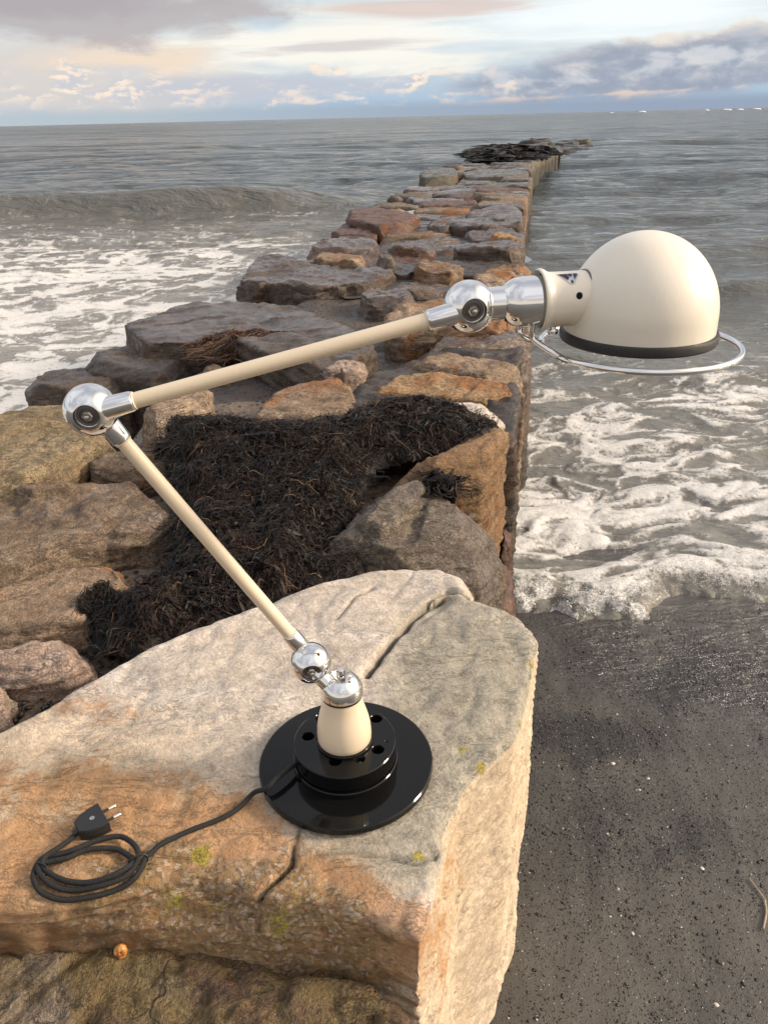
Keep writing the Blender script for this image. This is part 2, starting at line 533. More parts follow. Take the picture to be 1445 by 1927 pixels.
    if not zoned:
        tide = nt.ramp(nt.math('ADD', nt.xyz(geo)[2], nt.math('MULTIPLY', nt.math('SUBTRACT', n1, .5), .30)), .36, .16)
        c = nt.mix(nt.math('MULTIPLY', tide, .85), c, nt.mix(nt.ramp(n5, .4, .6), (.012, .012, .009, 1), (.040, .036, .020, 1)))
    ro = nt.ramp(n5, .3, .7, rough - .12, min(1, rough + .12), False)
    if wet:
        wm = nt.math('MULTIPLY', nt.ramp(nt.noise(v, 1.9, 5, .6, .4), .32, .47), nt.math('MULTIPLY', nt.ramp(up, .3, .9), wet))
        c = nt.mix(nt.math('MULTIPLY', wm, .6), c, nt.mix(1.0, c, (.40, .40, .42, 1), 'MULTIPLY'))
        ro = nt.math('ADD', nt.math('MULTIPLY', ro, nt.math('SUBTRACT', 1.0, wm)), nt.math('MULTIPLY', wm, .09))
    if zoned:
        ro = nt.math('SUBTRACT', ro, nt.math('MULTIPLY', nt.attr('foot_dark')['Fac'], .3))
    nt.put(b.inputs['Base Color'], c); nt.put(b.inputs['Roughness'], ro)
    h = nt.math('ADD', nt.math('MULTIPLY', n2, .8), nt.math('ADD', nt.math('MULTIPLY', n5, .55), nt.math('MULTIPLY', n3, .16)))
    h = nt.math('SUBTRACT', h, nt.math('ADD', nt.math('MULTIPLY', cr, .4), nt.math('MULTIPLY', seam, .12)))
    nt.put(b.inputs['Normal'], nt.bump(h, .0085 if zoned else .024 / scale ** .5, nt.math('SUBTRACT', 1.0, nt.math('MULTIPLY', wm, .75)) if wet else (nt.ramp(up, .1, .6, .45, 1.0) if zoned else 1.0)))
    return mt


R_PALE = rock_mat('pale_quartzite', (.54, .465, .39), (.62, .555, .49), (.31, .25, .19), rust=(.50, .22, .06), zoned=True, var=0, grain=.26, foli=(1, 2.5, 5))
R_BROWN = rock_mat('brown_sandstone', (.25, .170, .108), (.34, .245, .165), (.10, .062, .040), rust=(.40, .165, .05), rust_lo=.53, pale=.4)
R_ORANGE = rock_mat('rust_sandstone', (.30, .175, .085), (.36, .235, .12), (.15, .08, .036), rust=(.36, .14, .04), rust_lo=.53)
R_GREY = rock_mat('grey_granite', (.185, .150, .125), (.22, .175, .13), (.10, .078, .060), rust=(.22, .13, .06), rust_lo=.60, grain=.65)
R_DARK = rock_mat('dark_wet_stone', (.075, .052, .036), (.115, .080, .055), (.03, .021, .016), rust=(.15, .06, .022), rust_lo=.58, wet=.7, rough=.7)
R_WET = rock_mat('wet_brown_stone', (.115, .075, .052), (.17, .120, .090), (.045, .03, .022), rust=(.24, .09, .035), rust_lo=.57, wet=.95, rough=.66, pale=.25)
R_OLIVE = rock_mat('olive_sandstone', (.25, .185, .105), (.31, .235, .14), (.105, .075, .04), rust=(.34, .17, .055), rust_lo=.56, lichen=.45)
R_PINK = rock_mat('pinkish_stone', (.37, .265, .205), (.43, .325, .26), (.22, .15, .11), rust=(.34, .16, .06), rust_lo=.6)
R_FRONT = rock_mat('mottled_brown_stone', (.135, .068, .040), (.21, .135, .060), (.06, .030, .022), rust=(.30, .21, .08), rust_lo=.50, wet=.25, rough=.62, pale=.35)
R_RED = rock_mat('red_stone', (.12, .062, .042), (.17, .095, .065), (.05, .027, .02), rust=(.30, .11, .04), rust_lo=.55, wet=.5)
R_ALGAE = rock_mat('algae_stone', (.12, .085, .055), (.17, .12, .085), (.05, .035, .024), rust=(.17, .075, .03), rust_lo=.6, wet=.75, algae=.85, rough=.66, scale=.7)


# ------------------------------------------------------------------ rocks
def zt(y):
    return float(np.interp(y, [0, 3, 5, 9, 15, 20, 32, 45, 60], [.75, .74, .70, .66, .56, .48, .30, .04, -.05]))


def PZ(px, py, dz=0.0):
    z = .7
    for _ in range(6): z = zt(P(px, py, z)[1]) + dz
    return P(px, py, z)


def rock_pts(outline, z=None, dz=0.0):
    pts = []
    for q in outline:
        e = q[2] if len(q) > 2 else 0.0
        pts.append(P(q[0], q[1], z + e) if z is not None else PZ(q[0], q[1], dz + e))
    return np.array(pts)


def prism(pts, zb, bevel, flare=1.03):
    """block with a chamfered top: pts is the top outline in the world"""
    pts = np.asarray(pts); n = len(pts)
    area = .5 * np.sum(pts[:, 0] * np.roll(pts[:, 1], -1) - np.roll(pts[:, 0], -1) * pts[:, 1])
    if area < 0: pts = pts[::-1]
    c = pts.mean(0)
    e = np.roll(pts, -1, 0) - pts
    nn = np.stack([-e[:, 1], e[:, 0]], 1); nn /= np.linalg.norm(nn, axis=1)[:, None] + 1e-9
    inn = nn + np.roll(nn, 1, 0); inn /= np.maximum(np.linalg.norm(inn, axis=1)[:, None], .5)
    top = pts.copy(); top[:, :2] += inn * bevel
    mid = pts.copy(); mid[:, 2] -= bevel * .85
    bot = pts.copy(); bot[:, :2] = c[:2] + (pts[:, :2] - c[:2]) * flare; bot[:, 2] = zb
    V = np.vstack([bot, mid, top]); F = [list(range(n))[::-1]]
    for L in range(2):
        for i in range(n):
            j = (i + 1) % n
            F.append([L * n + i, L * n + j, (L + 1) * n + j, (L + 1) * n + i])
    tc = len(V); V = np.vstack([V, top.mean(0)[None]])
    for i in range(n): F.append([2 * n + i, 2 * n + (i + 1) % n, tc])
    return V, F


ROCKS = []


def rock(name, mat, blocks, vox, amp=.018, L=.22, strata=.007, sm=4, seed=0, parent=None, label=None, cat=None, group=None, post=None, cuts=13):
    ROCKS.append(dict(name=name, mat=mat, blocks=blocks, vox=vox, amp=amp, L=L, strata=strata, sm=sm, seed=seed, parent=parent, label=label, cat=cat, group=group, post=post, cuts=cuts))


BVH = []


def finish_rocks():
    tmp = []
    for r in ROCKS:
        V, F = join(r['blocks'])
        me = bpy.data.meshes.new('tmp'); me.from_pydata(V.tolist(), [], F)
        o = bpy.data.objects.new('tmp', me); COL.objects.link(o)
        mo = o.modifiers.new('r', 'REMESH'); mo.mode = 'VOXEL'; mo.voxel_size = r['vox']
        s = o.modifiers.new('s', 'SMOOTH'); s.factor = .5; s.iterations = r['sm']
        tmp.append(o)
    dg = bpy.context.evaluated_depsgraph_get(); dg.update()
    for r, o in zip(ROCKS, tmp):
        me = bpy.data.meshes.new_from_object(o.evaluated_get(dg))
        n = len(me.vertices)
        V = np.empty(n * 3, np.float32); me.vertices.foreach_get('co', V); V = V.reshape(-1, 3).astype(float)
        N = np.empty(n * 3, np.float32); me.vertices.foreach_get('normal', N); N = N.reshape(-1, 3).astype(float)
        rs = np.random.default_rng(1000 + r['seed'])
        for _ in range(0 if r['post'] else r['cuts']):
            ca, ce = rs.uniform(0, 2 * PI), rs.uniform(-.2, 1.0)
            cn = np.array([math.cos(ca) * math.cos(ce), math.sin(ca) * math.cos(ce), math.sin(ce)])
            dd_ = V @ cn; of_ = np.quantile(dd_, rs.uniform(.955, .994))
            V = V - cn * (np.maximum(0, dd_ - of_) * .94)[:, None]
        o3 = rs.uniform(0, 60, 3)
        th = rs.uniform(0, PI); tl = rs.uniform(-.35, .35)
        Rm = np.array(Matrix.Rotation(th, 3, 'Z') @ Matrix.Rotation(tl, 3, 'X') @ Matrix.Rotation(rs.uniform(-.3, .3), 3, 'Y'))
        Q = V @ Rm
        L, vx = r['L'], r['vox']
        d = r['amp'] * 1.15 * fbm(V / L + o3, 3)
        # foliation: ledges that follow tilted layers
        S = Q / np.array([L * .9, L * .9, L * .16]) + o3
        w = fbm(S * .5, 2)
        led = pnoise(S + w[:, None] * .7)
        tq = S[:, 2] * 1.1 + w * 1.3; tq = tq - np.floor(tq)
        d += r['strata'] * 1.5 * (np.where(tq < .86, tq / .86, (1 - tq) / .14) - .5) * sstep(-.2, .25, led) + r['strata'] * .7 * led
        rid = 1 - np.abs(fbm(Q / np.array([L * .5, L * .9, L * .35]) + o3 + 9, 3)) * 2
        d -= r['strata'] * 1.1 * np.clip(rid - .62, 0, 1) * 2.2
        if L * .12 > vx * 1.2 and not r['post']: d += r['strata'] * .55 * fbm(V / (L * .12) + o3, 3)
        V2 = V + N * d[:, None]
        attrs = None
        if r['post']: V2, attrs = r['post'](V, V2, N)
        org = np.array([V2[:, 0].mean(), V2[:, 1].mean(), V2[:, 2].min()])
        me.vertices.foreach_set('co', (V2 - org).astype(np.float32).ravel())
        me.update(); me.materials.clear(); me.materials.append(r['mat']); me.shade_smooth(); me.name = r['name']
        ob = bpy.data.objects.new(r['name'], me); COL.objects.link(ob)
        if r['parent'] is not None:
            ob.parent = r['parent']; ob.location = tuple(org - WPOS[r['parent'].name])
        else: ob.location = tuple(org)
        WPOS[ob.name] = org
        tag(ob, r['label'], r['cat'], r['group'])
        if attrs:
            for k, a in attrs.items(): set_attr(ob, k, a)
        if org[1] < 6:
            fc = [tuple(p.vertices) for p in me.polygons]
            BVH.append((r['name'], BVHTree.FromPolygons([tuple(q) for q in V2], fc), ob))
        om = o.data; bpy.data.objects.remove(o); bpy.data.meshes.remove(om)


def hit(px, py, lift=0.0, only=None):
    d = Vector(ray(px, py)).normalized(); best = None
    for nm, bv, ob in BVH:
        if only and ob.get('label', '') != only: continue
        h = bv.ray_cast(Vector(CAM), d)
        if h[0] is not None and (best is None or h[3] < best[1]): best = (h[0], h[3], h[1])
    if best is None: return None
    return np.array(best[0]) + np.array([0, 0, lift])


def down(x, y, ztop=1.0):
    best = None
    for nm, bv, ob in BVH:
        h = bv.ray_cast(Vector((x, y, ztop)), Vector((0, 0, -1)))
        if h[0] is not None and (best is None or h[0].z > best): best = h[0].z
    return best


BZ = .762                                    # top of the lamp's base plate
BC = P(651, 1428, BZ)                        # its centre
ROCK_Z = .7495

# --- the big pale boulder that carries the lamp
LAMP_LABEL = 'big pale flat-topped boulder that the lamp and its coiled cord stand on'


def lamp_post(V, V2, N):
    X, Y = V2[:, 0], V2[:, 1]
    upf = np.clip(N[:, 2] * 1.6 - .3, 0, 1)
    # the long crack between the two slabs, the front crack and finer ones
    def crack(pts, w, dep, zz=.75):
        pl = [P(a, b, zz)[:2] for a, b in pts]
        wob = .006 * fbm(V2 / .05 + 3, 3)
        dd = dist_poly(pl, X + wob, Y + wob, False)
        grime_shade[:] = np.maximum(grime_shade, np.exp(-(dd / (w * .8)) ** 2) * min(1, dep / .012))
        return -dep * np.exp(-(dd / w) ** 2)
    grime_shade = np.zeros(len(V2))  # mask for grime and painted shade in the grooves
    dz = crack([(690, 1268), (712, 1240), (745, 1195), (775, 1160), (800, 1140), (842, 1118), (880, 1122)], .0055, .020)
    dz += crack([(572, 1545), (556, 1580), (545, 1618), (520, 1648), (490, 1672), (478, 1700)], .0038, .018)
    dz += crack([(478, 1700), (440, 1680), (410, 1660), (330, 1650)], .004, .006)
    dz += crack([(632, 1172), (668, 1130), (702, 1108)], .003, .006)
    dz += crack([(590, 1605), (660, 1600), (720, 1608), (780, 1625), (820, 1605)], .004, .007)
    V2 = V2.copy(); V2[:, 2] += dz * upf
    # weathered hollow round the base stays level so the plate sits flat
    r = np.hypot(V2[:, 0] - BC[0], V2[:, 1] - BC[1])
    k = (1 - sstep(.125, .19, r)) * (V2[:, 2] > .66)
    V2[:, 2] = V2[:, 2] * (1 - k) + ROCK_Z * k - .004 * k * (r > .118)
    # colour zones
    def zone(lst, zz=.75, soft=.5):
        o = np.zeros(len(V2))
        for px, py, rad, s in lst:
            c = P(px, py, zz); o = np.maximum(o, s * (1 - sstep(rad * (1 - soft), rad, np.sqrt((V2[:, 0] - c[0]) ** 2 + (V2[:, 1] - c[1]) ** 2 + (.5 * (V2[:, 2] - zz)) ** 2))))
        return o
    rust = zone([(300, 1500, .12, .9), (400, 1590, .14, .9), (230, 1420, .16, .35), (90, 1440, .25, .6), (150, 1710, .16, 1.0), (0, 1700, .18, 1.25), (60, 1680, .08, 1.2), (620, 1640, .13, .6), (560, 1700, .12, .95), (700, 1730, .10, .9), (760, 1745, .06, 1.0),
                 (330, 1620, .13, .7), (60, 1560, .2, .5), (470, 1640, .08, .8)])
    side = (1 - sstep(.15, .5, N[:, 2]))
    rust = np.maximum(rust, side * sstep(.80, .62, Y - X * .9) * .4)
    grey = zone([(900, 1260, .22, .95), (860, 1380, .2, .9), (780, 1480, .17, .85), (720, 1580, .13, .8), (640, 1570, .12, .7), (890, 1190, .18, .8), (230, 1560, .14, .6), (150, 1540, .14, .5)]) * (1 - side * .9)
    moss = zone([(330, 1730, .10, 1), (430, 1750, .10, 1), (530, 1770, .10, 1), (610, 1800, .09, 1), (230, 1740, .09, .9), (690, 1840, .07, .8), (120, 1740, .08, .6)], .675)
    lich = zone([(380, 1612, .022, 1), (472, 1752, .030, 1), (860, 1735, .02, .6), (870, 1415, .012, 1), (905, 1445, .012, 1), (960, 1440, .02, .9), (985, 1360, .014, .9), (1000, 1250, .016, .8), (787, 1617, .014, 1), (555, 1700, .012, .6),
                 (400, 1700, .03, .9), (610, 1780, .04, .9), (320, 1690, .03, .9), (440, 1760, .04, .9), (250, 1730, .03, .8), (520, 1740, .04, .9), (965, 1470, .016, .9), (520, 1810, .03, .6)], .74)
    foot_dark = np.maximum(zone([(120, 1785, .035, 1), (260, 1800, .035, .9), (20, 1780, .04, 1), (420, 1830, .03, .7), (190, 1790, .035, .9), (340, 1815, .03, .8)], .66), side * sstep(.66, .5, Y - X * .35) * (X < .02) * .3)  # dark brown zone: front seam and low front sides
    return V2, dict(rust=np.clip(rust, 0, 1.2), grey=grey, ochre=np.maximum(side * .75, zone([(100, 1560, .34, .8), (350, 1560, .24, .7), (-100, 1480, .3, .8), (560, 1680, .15, .6)], .75, .7)), moss=moss, lichen=lich, foot_dark=foot_dark, crack=grime_shade * upf)  # ochre: rock's own at front left, warm sunlight painted on the sides


top_back = rock_pts([(-160, 1430), (0, 1366), (100, 1310), (175, 1262), (250, 1218), (360, 1172), (480, 1128), (600, 1088), (690, 1068), (765, 1060), (835, 1064), (868, 1080), (886, 1108), (880, 1128), (838, 1124), (800, 1150), (745, 1205), (690, 1280), (600, 1420), (300, 1520), (-160, 1520)], .757)
top_main = rock_pts([(-200, 1410), (60, 1360), (300, 1290), (560, 1240), (745, 1190), (850, 1124), (905, 1128), (962, 1146), (1000, 1176), (1014, 1200), (1003, 1290), (968, 1390), (905, 1452), (868, 1490), (842, 1560), (822, 1680), (792, 1762), (700, 1732), (590, 1712), (490, 1690), (400, 1662), (330, 1660), (180, 1690), (60, 1706), (-200, 1712)], .748)
ledge = rock_pts([(-220, 1690), (60, 1680), (340, 1655), (500, 1680), (640, 1716), (780, 1758, -.01), (765, 1830, -.07), (690, 1890, -.13), (560, 1900, -.13), (420, 1885, -.13), (250, 1862, -.125), (80, 1848, -.12), (-220, 1850, -.12)], .728)
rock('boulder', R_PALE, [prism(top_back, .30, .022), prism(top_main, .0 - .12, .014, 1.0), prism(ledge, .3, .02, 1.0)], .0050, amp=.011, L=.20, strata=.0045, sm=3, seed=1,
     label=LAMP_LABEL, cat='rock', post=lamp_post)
fb = rock_pts([(-240, 1725), (0, 1722), (110, 1738), (260, 1752), (420, 1785), (560, 1818), (640, 1815), (720, 1850), (785, 1935), (700, 2150), (300, 2250), (-240, 2200)], .654)
rock('boulder', R_FRONT, [prism(fb, .0, .02)], .0056, amp=.016, L=.16, strata=.008, sm=3, seed=2, cuts=3, label='mottled dark brown boulder lowest at the near end, in front of the mossy ledge', cat='rock', group='boulders heaped at the near end')

G = 'boulders heaped at the near end'
HAND = []


def B(mat, outlines, label, zb=.2, bevel=.03, vox=.010, seed=0, z=None, dz=0.0, **k):
    blocks = []
    for o in outlines:
        if isinstance(o, dict): blocks.append(prism(rock_pts(o['o'], o.get('z', z), o.get('dz', dz)), o.get('zb', zb), o.get('bevel', bevel)))
        else: blocks.append(prism(rock_pts(o, z, dz), zb, bevel))
    for o in outlines:
        q_ = rock_pts(o['o'] if isinstance(o, dict) else o, z, dz)[:, :2]; HAND.append(q_.mean(0) + (q_ - q_.mean(0)) * 1.03)
    rock('boulder', mat, blocks, vox, seed=seed, label=label, cat='rock', group=G, **k)


B(R_PINK, [[(-60, 1215), (0, 1206), (60, 1190), (140, 1194), (170, 1218), (174, 1240), (120, 1262), (50, 1268), (-60, 1272)]], 'small pinkish flat stone by the sandy gap left of the pale lamp boulder', z=.665, zb=.45, vox=.007, amp=.012, L=.14, seed=3)
B(R_PINK, [[(-60, 1275), (8, 1278), (18, 1300), (10, 1345), (-60, 1362)]], 'sliver of an orange-pink stone at the edge below the small flat stone', z=.66, zb=.45, vox=.007, amp=.01, L=.12, seed=4)
B(R_GREY, [dict(o=[(606, 1018), (640, 975), (690, 902), (770, 890), (812, 912), (870, 928), (925, 958), (960, 986), (935, 1010), (905, 1040), (860, 1052), (750, 1042), (665, 1042)], z=.70, zb=.1, bevel=.02),
           dict(o=[(655, 965), (690, 900), (740, 886), (800, 889), (814, 908), (752, 985), (715, 1000)], z=.735, zb=.4, bevel=.02),
           dict(o=[(775, 990), (812, 915), (870, 930), (925, 958), (880, 1010), (848, 1040), (770, 1030)], z=.715, zb=.4, bevel=.02)],
  'grey granite boulder split across its top, beside the seaweed behind the lamp boulder', vox=.0075, amp=.009, L=.17, strata=.006, sm=3, seed=5)
B(R_ORANGE, [dict(o=[(692, 884), (740, 862), (830, 846), (900, 800), (955, 770), (962, 790), (950, 820), (930, 850), (908, 872), (850, 880), (770, 888)], z=.765, zb=.05, bevel=.022)],
  'rust orange block with a sunlit upright face, under the right end of the seaweed', vox=.008, amp=.011, L=.2, strata=.006, sm=4, seed=6)
B(R_PALE, [[(700, 800), (800, 750), (870, 752), (950, 750), (958, 770), (945, 790), (860, 800)]], 'cream streaked block half buried by seaweed behind the rust orange block', z=.755, zb=.1, vox=.009, amp=.012, seed=7)
B(R_ORANGE, [[(688, 706), (740, 694), (830, 690), (920, 693), (962, 715), (972, 740), (962, 752), (870, 752), (770, 742), (700, 735)]], 'flat red-brown cracked block between the seaweed and the wet slabs', dz=0, zb=.05, vox=.011, amp=.016, seed=8)
B(R_BROWN, [[(712, 674), (760, 662), (850, 656), (930, 655), (968, 662), (985, 690), (990, 706), (962, 712), (860, 694), (760, 690)]], 'brown block with a pinkish end face at the water side below the guard ring', zb=.0, vox=.011, amp=.018, seed=9, dz=.01)
B(R_WET, [[(770, 644), (840, 622), (920, 612), (998, 612), (1003, 632), (996, 652), (900, 654), (800, 656)]], 'long wet brown slab just below the chrome wrist ball', zb=.0, vox=.012, amp=.02, seed=10)
B(R_BROWN, [[(442, 756), (520, 716), (590, 702), (650, 706), (688, 738), (694, 765), (640, 784), (540, 790), (456, 788)]], 'rounded brown boulder with a rusty right end, under the middle of the upper arm', zb=.3, bevel=.05, vox=.011, amp=.02, seed=11)
B(R_PINK, [[(586, 692), (630, 674), (682, 668), (692, 684), (688, 700), (640, 704), (596, 702)]], 'small cream stone wedged against the rusty boulder right under the upper arm', zb=.4, vox=.010, amp=.014, seed=12, dz=.02)
B(R_BROWN, [[(258, 770), (300, 735), (370, 706), (402, 724), (398, 752), (340, 772), (275, 796)]], 'brown stone peeping out below the upper arm near the elbow ball', zb=.35, vox=.011, amp=.018, seed=13)
B(R_DARK, [[(130, 672), (190, 646), (265, 633), (340, 646), (374, 680), (368, 704), (280, 706), (196, 690)]], 'dark rounded boulder left of the dry wrack nest', z=.62, zb=.0, bevel=.06, vox=.013, amp=.02, seed=14)
B(R_DARK, [[(38, 716), (95, 686), (175, 680), (240, 704), (250, 728), (150, 738), (60, 745)]], 'dark low boulder at the surf edge behind the elbow ball', z=.56, zb=-.1, bevel=.06, vox=.013, amp=.02, seed=15)
B(R_WET, [[(222, 610), (262, 584), (330, 566), (390, 556), (470, 562), (560, 572), (640, 592), (700, 622), (690, 645), (540, 650), (420, 646), (300, 648), (228, 640)]], 'broad wet slab with a rounded brown nose over the left surf', dz=-.04, zb=-.1, bevel=.05, vox=.014, amp=.024, L=.3, seed=16)
B(R_BROWN, [[(372, 694), (405, 679), (434, 688), (428, 702), (384, 704)]], 'little brown stone between the dark boulder and the dry wrack nest', zb=.4, dz=-.06, vox=.009, amp=.012, L=.12, seed=17)
B(R_OLIVE, [[(-120, 790), (0, 756), (70, 742), (140, 739), (196, 764), (214, 800), (150, 846), (70, 892), (0, 920), (-120, 960)]], 'olive lichen-covered boulder behind the elbow ball at the left edge', z=.745, zb=.1, bevel=.045, vox=.0095, amp=.020, strata=.008, seed=18)
B(R_BROWN, [dict(o=[(-140, 980), (0, 926), (60, 890), (130, 880), (230, 882), (310, 898), (334, 950), (318, 1000), (200, 1012), (80, 1050), (0, 1082), (-140, 1120)], z=.70, zb=.2, bevel=.04),
            dict(o=[(20, 915), (60, 885), (110, 868), (150, 884), (140, 905), (60, 925)], z=.73, zb=.4, bevel=.02)],
  'large layered red-brown boulder at the left edge below the olive one', vox=.0085, amp=.016, strata=.010, seed=19)
B(R_BROWN, [[(150, 864), (185, 846), (262, 838), (332, 846), (336, 884), (240, 890), (170, 880)]], 'flat brown ledge stone between the elbow ball and the seaweed', z=.70, zb=.4, bevel=.025, vox=.008, amp=.012, L=.14, seed=20)
B(R_BROWN, [[(-120, 1100), (0, 1090), (70, 1062), (150, 1046), (240, 1052), (292, 1066), (284, 1098), (176, 1130), (164, 1172), (80, 1194), (-120, 1205)]], 'brown and ochre boulder with pale streaks, above the small pinkish flat stone', z=.675, zb=.3, bevel=.035, vox=.0075, amp=.014, strata=.008, seed=21)
B(R_RED, [[(905, 1060), (945, 1035), (968, 1050), (972, 1120), (970, 1160), (925, 1150)]], 'dark red stone standing in the foam behind the lamp boulder', z=.42, zb=-.15, bevel=.03, vox=.009, amp=.014, L=.14, seed=22)
B(R_RED, [[(925, 975), (955, 950), (968, 965), (966, 1010), (940, 1040)]], 'reddish stone squeezed low behind the grey split boulder', z=.42, zb=-.15, bevel=.03, vox=.009, amp=.014, L=.14, seed=23)
B(R_GREY, [[(935, 880), (958, 870), (966, 900), (964, 945), (945, 950)]], 'narrow grey-brown stone at the foot of the rust orange face', z=.35, zb=-.15, bevel=.02, vox=.009, amp=.012, L=.12, seed=24)

# --- the groyne running out to sea, stone by stone
groyne = empty('stone_groyne', (1.6, 12.0, -.1), 'long groyne of wet rough stone blocks running out into the sea', 'groyne')
WPOS[groyne.name] = np.array((1.6, 12.0, -.1))
sn = [100]


def S(mat, outline, zb=.1, bevel=.04, dz=0.0, amp=None, label=None):
    pts = rock_pts(outline, None, dz); HAND.append(pts[:, :2])
    y = pts[:, 1].mean(); sn[0] += 1
    rock('stone', mat, [prism(pts, zb, bevel * .5)], max(.011, y * .0031), amp=amp or .020, L=.26, strata=.013, sm=1, seed=sn[0], parent=groyne, label=label)


S(R_WET, [(436, 534), (455, 508), (478, 480), (545, 478), (600, 492), (690, 490), (757, 504), (745, 527), (640, 535), (570, 541), (500, 528)], dz=.02, zb=-.1, label='broad dark slab with a raised left rim')
S(R_BROWN, [(556, 478), (620, 470), (690, 474), (700, 486), (660, 491), (600, 488)], dz=.05)
S(R_WET, [(563, 470), (596, 456), (640, 445), (704, 441), (713, 458), (690, 471), (620, 472)], dz=.02, zb=-.1)
S(R_DARK, [(590, 455), (622, 443), (642, 446), (628, 456)], dz=-.1, zb=-.1)
S(R_RED, [(620, 444), (640, 416), (690, 418), (712, 438), (690, 446)], dz=-.02, zb=-.1)
S(R_RED, [(650, 398), (662, 389), (740, 388), (790, 404), (768, 420), (748, 430), (700, 420), (655, 410)], dz=.05, zb=-.1, bevel=.05, label='dark red-brown block standing proud at the left edge')
S(R_ALGAE, [(788, 322), (806, 314), (856, 316), (862, 326), (846, 334), (794, 334)], dz=.08, zb=-.1, label='green weed-covered block at the left edge')
S(R_ALGAE, [(868, 324), (900, 317), (992, 318), (996, 328), (940, 334), (880, 333)], dz=.02, zb=-.1)
S(R_WET, [(876, 400), (900, 388), (955, 382), (982, 390), (980, 414), (930, 412), (890, 412)], dz=.07, zb=-.1)
S(R_ORANGE, [(912, 444), (935, 431), (972, 436), (982, 446), (950, 450)], dz=.04, zb=-.1, label='rounded orange stone at the right edge')
S(R_WET, [(726, 455), (790, 448), (822, 456), (815, 467), (740, 466)], dz=.03)
S(R_GREY, [(704, 478), (722, 470), (750, 476), (748, 486), (715, 488)], dz=.06, label='smooth rounded grey stone')
S(R_BROWN, [(762, 494), (800, 486), (850, 488), (872, 500), (850, 512), (790, 508)], dz=.04)
S(R_BROWN, [(885, 512), (940, 496), (1000, 492), (1004, 508), (960, 524), (900, 530)], dz=.05, zb=-.1)
S(R_WET, [(665, 545), (720, 535), (790, 545), (800, 562), (740, 566), (680, 558)], dz=.03)
S(R_WET, [(800, 412), (850, 400), (876, 410), (860, 426), (815, 430)], dz=.02)

# the rest laid out row by row, lower and tighter than the blocks above
def r_edge(y): return float(np.interp(y, [2, 2.5, 5, 8.5, 15, 21, 32, 40], [.40, .47, .95, 1.52, 2.85, 3.9, 7.0, 9.0]))
def l_edge(y): return float(np.interp(y, [2, 3.2, 4.2, 5.1, 6.4, 8.6, 11, 15, 20, 27, 33, 40], [-1.5, -1.55, -1.3, -1.05, -.75, -.45, -.05, .75, 1.6, 3.0, 4.6, 7.5]))


rs = np.random.default_rng(5)


def clip_half(poly, p, nrm):
    """keep the part of a convex polygon on the side of p that nrm points away from"""
    out = []; n = len(poly)
    for i in range(n):
        a, b2 = poly[i], poly[(i + 1) % n]; da, db = (a - p) @ nrm, (b2 - p) @ nrm
        if da <= 0: out.append(a)
        if da * db < 0: out.append(a + (b2 - a) * (da / (da - db)))
    return out


seeds = []; y = 3.2
while y < 36.5:
    dy = rs.uniform(.34, .62) * (1 + .012 * y); x = l_edge(y) + rs.uniform(.05, .4)
    while x < r_edge(y) - .1:
        seeds.append((x + rs.uniform(-.1, .1), y + rs.uniform(-.22, .22) * dy)); x += rs.uniform(.42, .95) * (1 + .01 * y)
    y += dy
seeds = np.array(seeds); MET = np.array([.78, 1.0])
for i, sp in enumerate(seeds):
    if any(inside(h, np.array([sp[0]]), np.array([sp[1]]))[0] for h in HAND) or (sp[1] < 4.3 and sp[0] < -.55): continue
    cy_ = sp[1]; lj = rs.uniform(-.12, .12)
    poly = [sp + np.array(q) for q in ((-1.4, -1.0), (1.4, -1.0), (1.4, 1.0), (-1.4, 1.0))]
    for j in np.argsort(np.hypot(*(seeds - sp).T))[1:18]:
        d_ = (seeds[j] - sp) * MET ** 2; mid = (seeds[j] + sp) / 2; L_ = np.linalg.norm(d_)
        poly = clip_half(poly, mid - d_ / L_ * .010, d_ / L_)
        if len(poly) < 3: break
    for fn_, sg, off_ in ((l_edge, -1, lj), (r_edge, 1, rs.uniform(-.03, .02))):
        if len(poly) < 3: break
        e0_, e1_ = np.array([fn_(cy_ - .4) + off_, cy_ - .4]), np.array([fn_(cy_ + .4) + off_, cy_ + .4]); t_ = (e1_ - e0_) / np.linalg.norm(e1_ - e0_)
        poly = clip_half(poly, e0_, sg * np.array([t_[1], -t_[0]]))
    if len(poly) < 3: continue
    dn = []                                            # break straight joints a little
    for k in range(len(poly)):
        a_, b2 = poly[k], poly[(k + 1) % len(poly)]; dn.append(a_ + (sp - a_) * rs.uniform(0, .07))
        if np.linalg.norm(b2 - a_) > .3: dn.append((a_ + b2) / 2 + (sp - (a_ + b2) / 2) * rs.uniform(-.03, .09))
    dn = np.array(dn); ar = .5 * abs(np.sum(dn[:, 0] * np.roll(dn[:, 1], -1) - np.roll(dn[:, 0], -1) * dn[:, 1]))
    if ar < .03: continue
    rim = sp[0] > r_edge(cy_) - .5
    pts = np.column_stack([dn, np.full(len(dn), zt(cy_) + rs.normal(-.02, .028) + (.03 if rim else 0))])
    pts[:, 2] += (pts[:, 1] - cy_) * rs.uniform(-.07, .03) + (pts[:, 0] - sp[0]) * rs.uniform(-.06, .06)
    if cy_ > 22: mt_ = R_ALGAE if rs.random() < .7 else R_WET
    elif cy_ > 13: mt_ = R_ALGAE if rs.random() < .45 else (R_WET if rs.random() < .7 else R_DARK)
    else: mt_ = [R_WET, R_WET, R_DARK, R_WET, R_BROWN, R_RED, R_GREY][rs.integers(7)]
    sn[0] += 1
    rock('stone', mt_, [prism(pts, zt(cy_) - .70, .016, 1.0)], max(.014, cy_ * .0036), amp=.016, L=.26, strata=.012, sm=1, seed=sn[0], parent=groyne, cuts=5)
